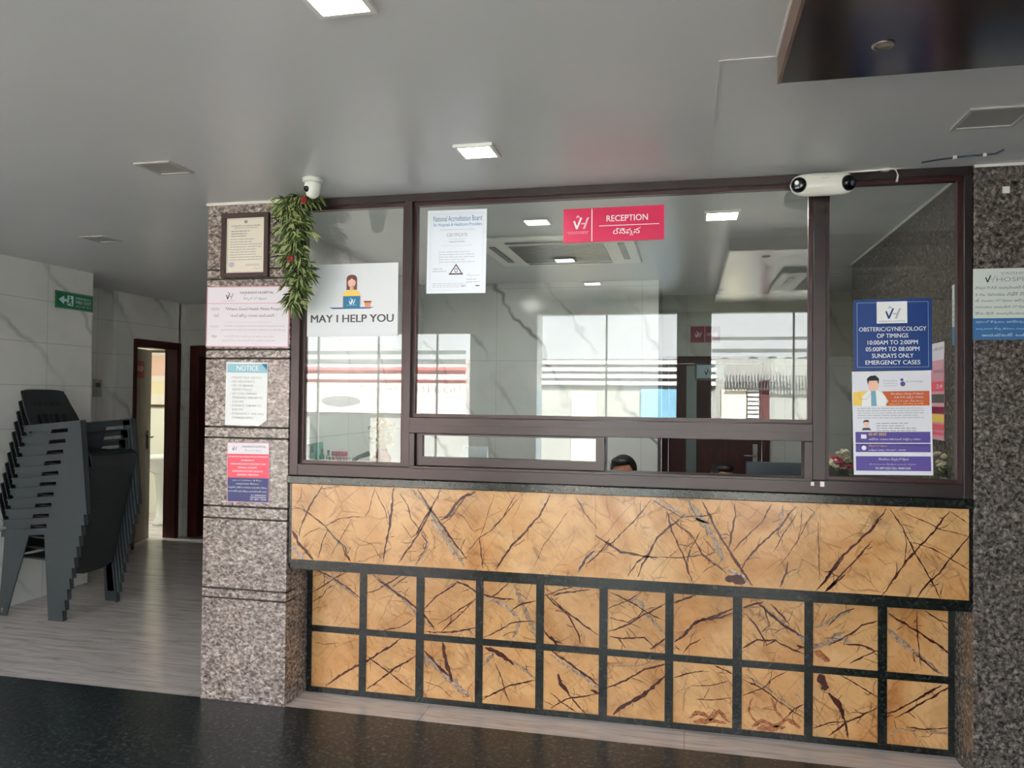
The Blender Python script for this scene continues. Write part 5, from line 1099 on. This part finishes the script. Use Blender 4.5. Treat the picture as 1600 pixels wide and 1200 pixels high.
# flowers behind the right pane
def flowerpot(px, py, Y, label, cols, seed, w, h, pot):
    x = gx(px, py, Y)[0]; o = thing('flower_vase', (x, Y, DT), label, 'flower vase')
    MB().lathe([(.028, 0), (.034, .03), (.03, .06), (.024, .075)], (x, Y, DT)).build('vase', pot, o, smooth=True)
    r = random.Random(seed); st = MB(); st.tube([(x, Y, DT+.06), (x, Y, DT+h*.6)], .003, 5)
    lf_ = MB().use(LM[0]); fl = {c: MB() for c in cols}
    for k in range(60):
        a_ = r.uniform(0, 6.28); q_ = r.uniform(0, w); z_ = DT+.07+r.uniform(0, h*.75); p = Vector((x+q_*math.cos(a_), Y+q_*.6*math.sin(a_), z_)); st.tube([(x, Y, DT+.07), p], .0012, 4)
        d = Vector((math.cos(a_), math.sin(a_)*.6, r.uniform(-.4, .8))).normalized(); s1 = d.cross(Vector((0, 0, 1))).normalized()
        lf_.face([p, p+d*.018+s1*.008, p+d*.04, p+d*.018-s1*.008])
    for k in range(16):
        a_ = r.uniform(0, 6.28); q_ = r.uniform(0, w*.95); z_ = DT+.1+r.uniform(0, h); c = r.choice(cols); p = Vector((x+q_*math.cos(a_), Y+q_*.6*math.sin(a_), z_))
        for j in range(6): fl[c].ell(p+Vector((math.cos(j*1.05)*.01, math.sin(j*1.05)*.008, r.uniform(-.004, .004))), (.01, .009, .007), 7, 5)
    st.build('stems', _M['brown_green_stem'], o); lf_.build('leaves', None, o, weld=False)
    for c, m_ in fl.items():
        if m_.v: m_.build('blossoms', c, o, smooth=True)
f_b = mat('beige_blossom', (196, 178, 150), .7); f_w = mat('cream_blossom', (222, 216, 190), .7); f_p = mat('magenta_blossom', (180, 24, 74), .6); f_n = mat('navy_blossom', (28, 36, 62), .6)
flowerpot(1318, 720, 3.74, 'vase of pale artificial flowers low in the right pane, left of the poster', [f_b, f_b, f_w, f_p], 4, .075, .09, mat('smoky_glass_pot', (60, 66, 74), .15))
flowerpot(1478, 720, 3.74, 'vase of leafy artificial flowers at the bottom right corner of the right pane', [f_b, f_w], 9, .06, .08, mat('white_ceramic_pot', (206, 206, 200), .3))
# ------------------------------------------------------------------ seated people
M_skin = mat('brown_skin', (150, 100, 74), .5, spec=.4)
def person(hx, hy, ztop, label, cloth, face=-1, turn=0):
    """seated figure; (hx,hy) head centre, ztop crown height, faces -Y"""
    o = thing('person', (hx, hy, 0), label, 'person')
    z0 = ztop-.235; hc = Vector((hx, hy, z0+.125)); ca_, sa_ = math.cos(turn), math.sin(turn)
    def L(x, y, z): return Vector((hx+x*ca_-y*sa_, hy+x*sa_+y*ca_, z))
    b = MB()
    b.ell(L(0, 0, z0+.135), (.074, .092, .1)); b.ell(L(0, -.03, z0+.07), (.056, .06, .075)); b.tube([L(0, .01, z0-.1), L(0, .005, z0+.06)], [.056, .05], 14)
    b.ell(L(0, -.1, z0+.095), (.012, .016, .02), 10, 8); b.ell(L(0, -.088, z0+.05), (.024, .012, .01), 10, 8)
    for s in (-1, 1): b.ell(L(s*.076, .01, z0+.1), (.012, .02, .032), 10, 8); b.ell(L(s*.03, -.082, z0+.127), (.016, .01, .009), 10, 8)
    sh = z0-.12; b.ell(L(0, .02, sh-.02), (.19, .09, .07)); b.tube([L(0, .03, sh-.02), L(0, .03, sh-.25), L(0, .03, sh-.5)], [.14, .125, .15], 18)
    b.ell(L(0, .02, sh-.5), (.17, .13, .1))
    for s in (-1, 1):
        b.tube([L(s*.19, .02, sh-.02), L(s*.23, -.04, sh-.28)], [.052, .042], 12); b.tube([L(s*.23, -.04, sh-.28), L(s*.16, -.24, sh-.26)], [.041, .028], 12)
        b.ell(L(s*.15, -.28, sh-.262), (.036, .05, .014))
        for j in range(4): b.tube([L(s*.15+(j-1.5)*.017, -.31, sh-.262), L(s*.15+(j-1.5)*.018, -.345-.008*(j in (1, 2)), sh-.266), L(s*.15+(j-1.5)*.018, -.37-.008*(j in (1, 2)), sh-.276)], [.009, .008, .007], 8)
        b.tube([L(s*.15-s*.03, -.27, sh-.262), L(s*.15-s*.055, -.3, sh-.266), L(s*.15-s*.06, -.325, sh-.27)], [.011, .009, .008], 8)
        b.tube([L(s*.09, .0, sh-.55), L(s*.11, -.42, sh-.53)], [.085, .06], 14); b.tube([L(s*.11, -.42, sh-.53), L(s*.11, -.4, .07)], [.056, .038], 12); b.ell(L(s*.11, -.45, .045), (.04, .11, .035))
    body = b.build('body', M_skin, o, weld=False, smooth=True)
    r = body.modifiers.new('remesh', 'REMESH'); r.mode = 'VOXEL'; r.voxel_size = .0065; r.use_smooth_shade = True
    sm = body.modifiers.new('smooth', 'SMOOTH'); sm.iterations = 3
    # shirt follows torso and upper arms
    s_ = MB(); s_.ell(L(0, .02, sh-.025), (.205, .102, .08)); s_.tube([L(0, .03, sh-.02), L(0, .03, sh-.25), L(0, .03, sh-.52)], [.155, .14, .17], 18)
    for s in (-1, 1): s_.tube([L(s*.19, .02, sh-.015), L(s*.222, -.02, sh-.2)], [.064, .058], 12)
    so = s_.build('shirt', cloth, o, weld=False, smooth=True); r = so.modifiers.new('remesh', 'REMESH'); r.mode = 'VOXEL'; r.voxel_size = .01; r.use_smooth_shade = True
    # trousers
    t_ = MB(); t_.ell(L(0, .02, sh-.52), (.18, .14, .1))
    for s in (-1, 1): t_.tube([L(s*.09, .0, sh-.55), L(s*.11, -.42, sh-.53)], [.095, .07], 14); t_.tube([L(s*.11, -.42, sh-.53), L(s*.11, -.4, .1)], [.068, .055], 12)
    to = t_.build('trousers', mat('dark_trousers', (40, 42, 52), .7), o, weld=False, smooth=True); r = to.modifiers.new('remesh', 'REMESH'); r.mode = 'VOXEL'; r.voxel_size = .012; r.use_smooth_shade = True
    # hair cap: side parting, short
    h_ = MB(); h_.ell(L(0, .018, z0+.158), (.086, .094, .088)); h_.ell(L(-.012, -.045, z0+.205), (.062, .05, .032)); h_.ell(L(0, .055, z0+.11), (.078, .06, .08))
    ho = h_.build('hair', mat('black_hair', (12, 11, 12), .45), o, weld=False, smooth=True); r = ho.modifiers.new('remesh', 'REMESH'); r.mode = 'VOXEL'; r.voxel_size = .006; r.use_smooth_shade = True
    return o, sh
p1 = at(974, 713, Y=4.95); pz = at(974, 713, Y=4.95)[2]
person(p1[0], 4.95, pz-.0, 'person with short black hair seated behind the open hatch, only the crown showing', mat('pale_blue_shirt', (150, 170, 190), .7))
p2 = at(1132, 724, Y=5.6); person(p2[0], 5.6, p2[2], 'second person seated deeper in the office, dim head before the dark door', mat('dark_green_shirt', (50, 66, 60), .7), turn=.4)
def office_chair(x, y, label):
    o = thing('office_chair', (x, y, 0), label, 'chair'); m = mat('black_fabric', (24, 24, 26), .8)
    MB().box(x-.22, x+.22, y-.2, y+.24, .28, .33).build('seat', m, o, bevel=.02); MB().box(x-.2, x+.2, y+.2, y+.25, .33, .62).build('backrest', m, o, bevel=.02)
    MB().tube([(x, y, .05), (x, y, .28)], .025).build('post', M_black, o)
    st = MB()
    for k in range(5): a_ = k*2*math.pi/5; st.tube([(x, y, .07), (x+.26*math.cos(a_), y+.26*math.sin(a_), .05)], [.025, .014], 8); st.ell((x+.26*math.cos(a_), y+.26*math.sin(a_), .026), (.025, .02, .026), 10, 6)
    st.build('base', M_black, o)
office_chair(p1[0], 4.97, 'black office chair under the person behind the open hatch'); office_chair(p2[0], 5.62, 'black office chair under the person deeper in the office')
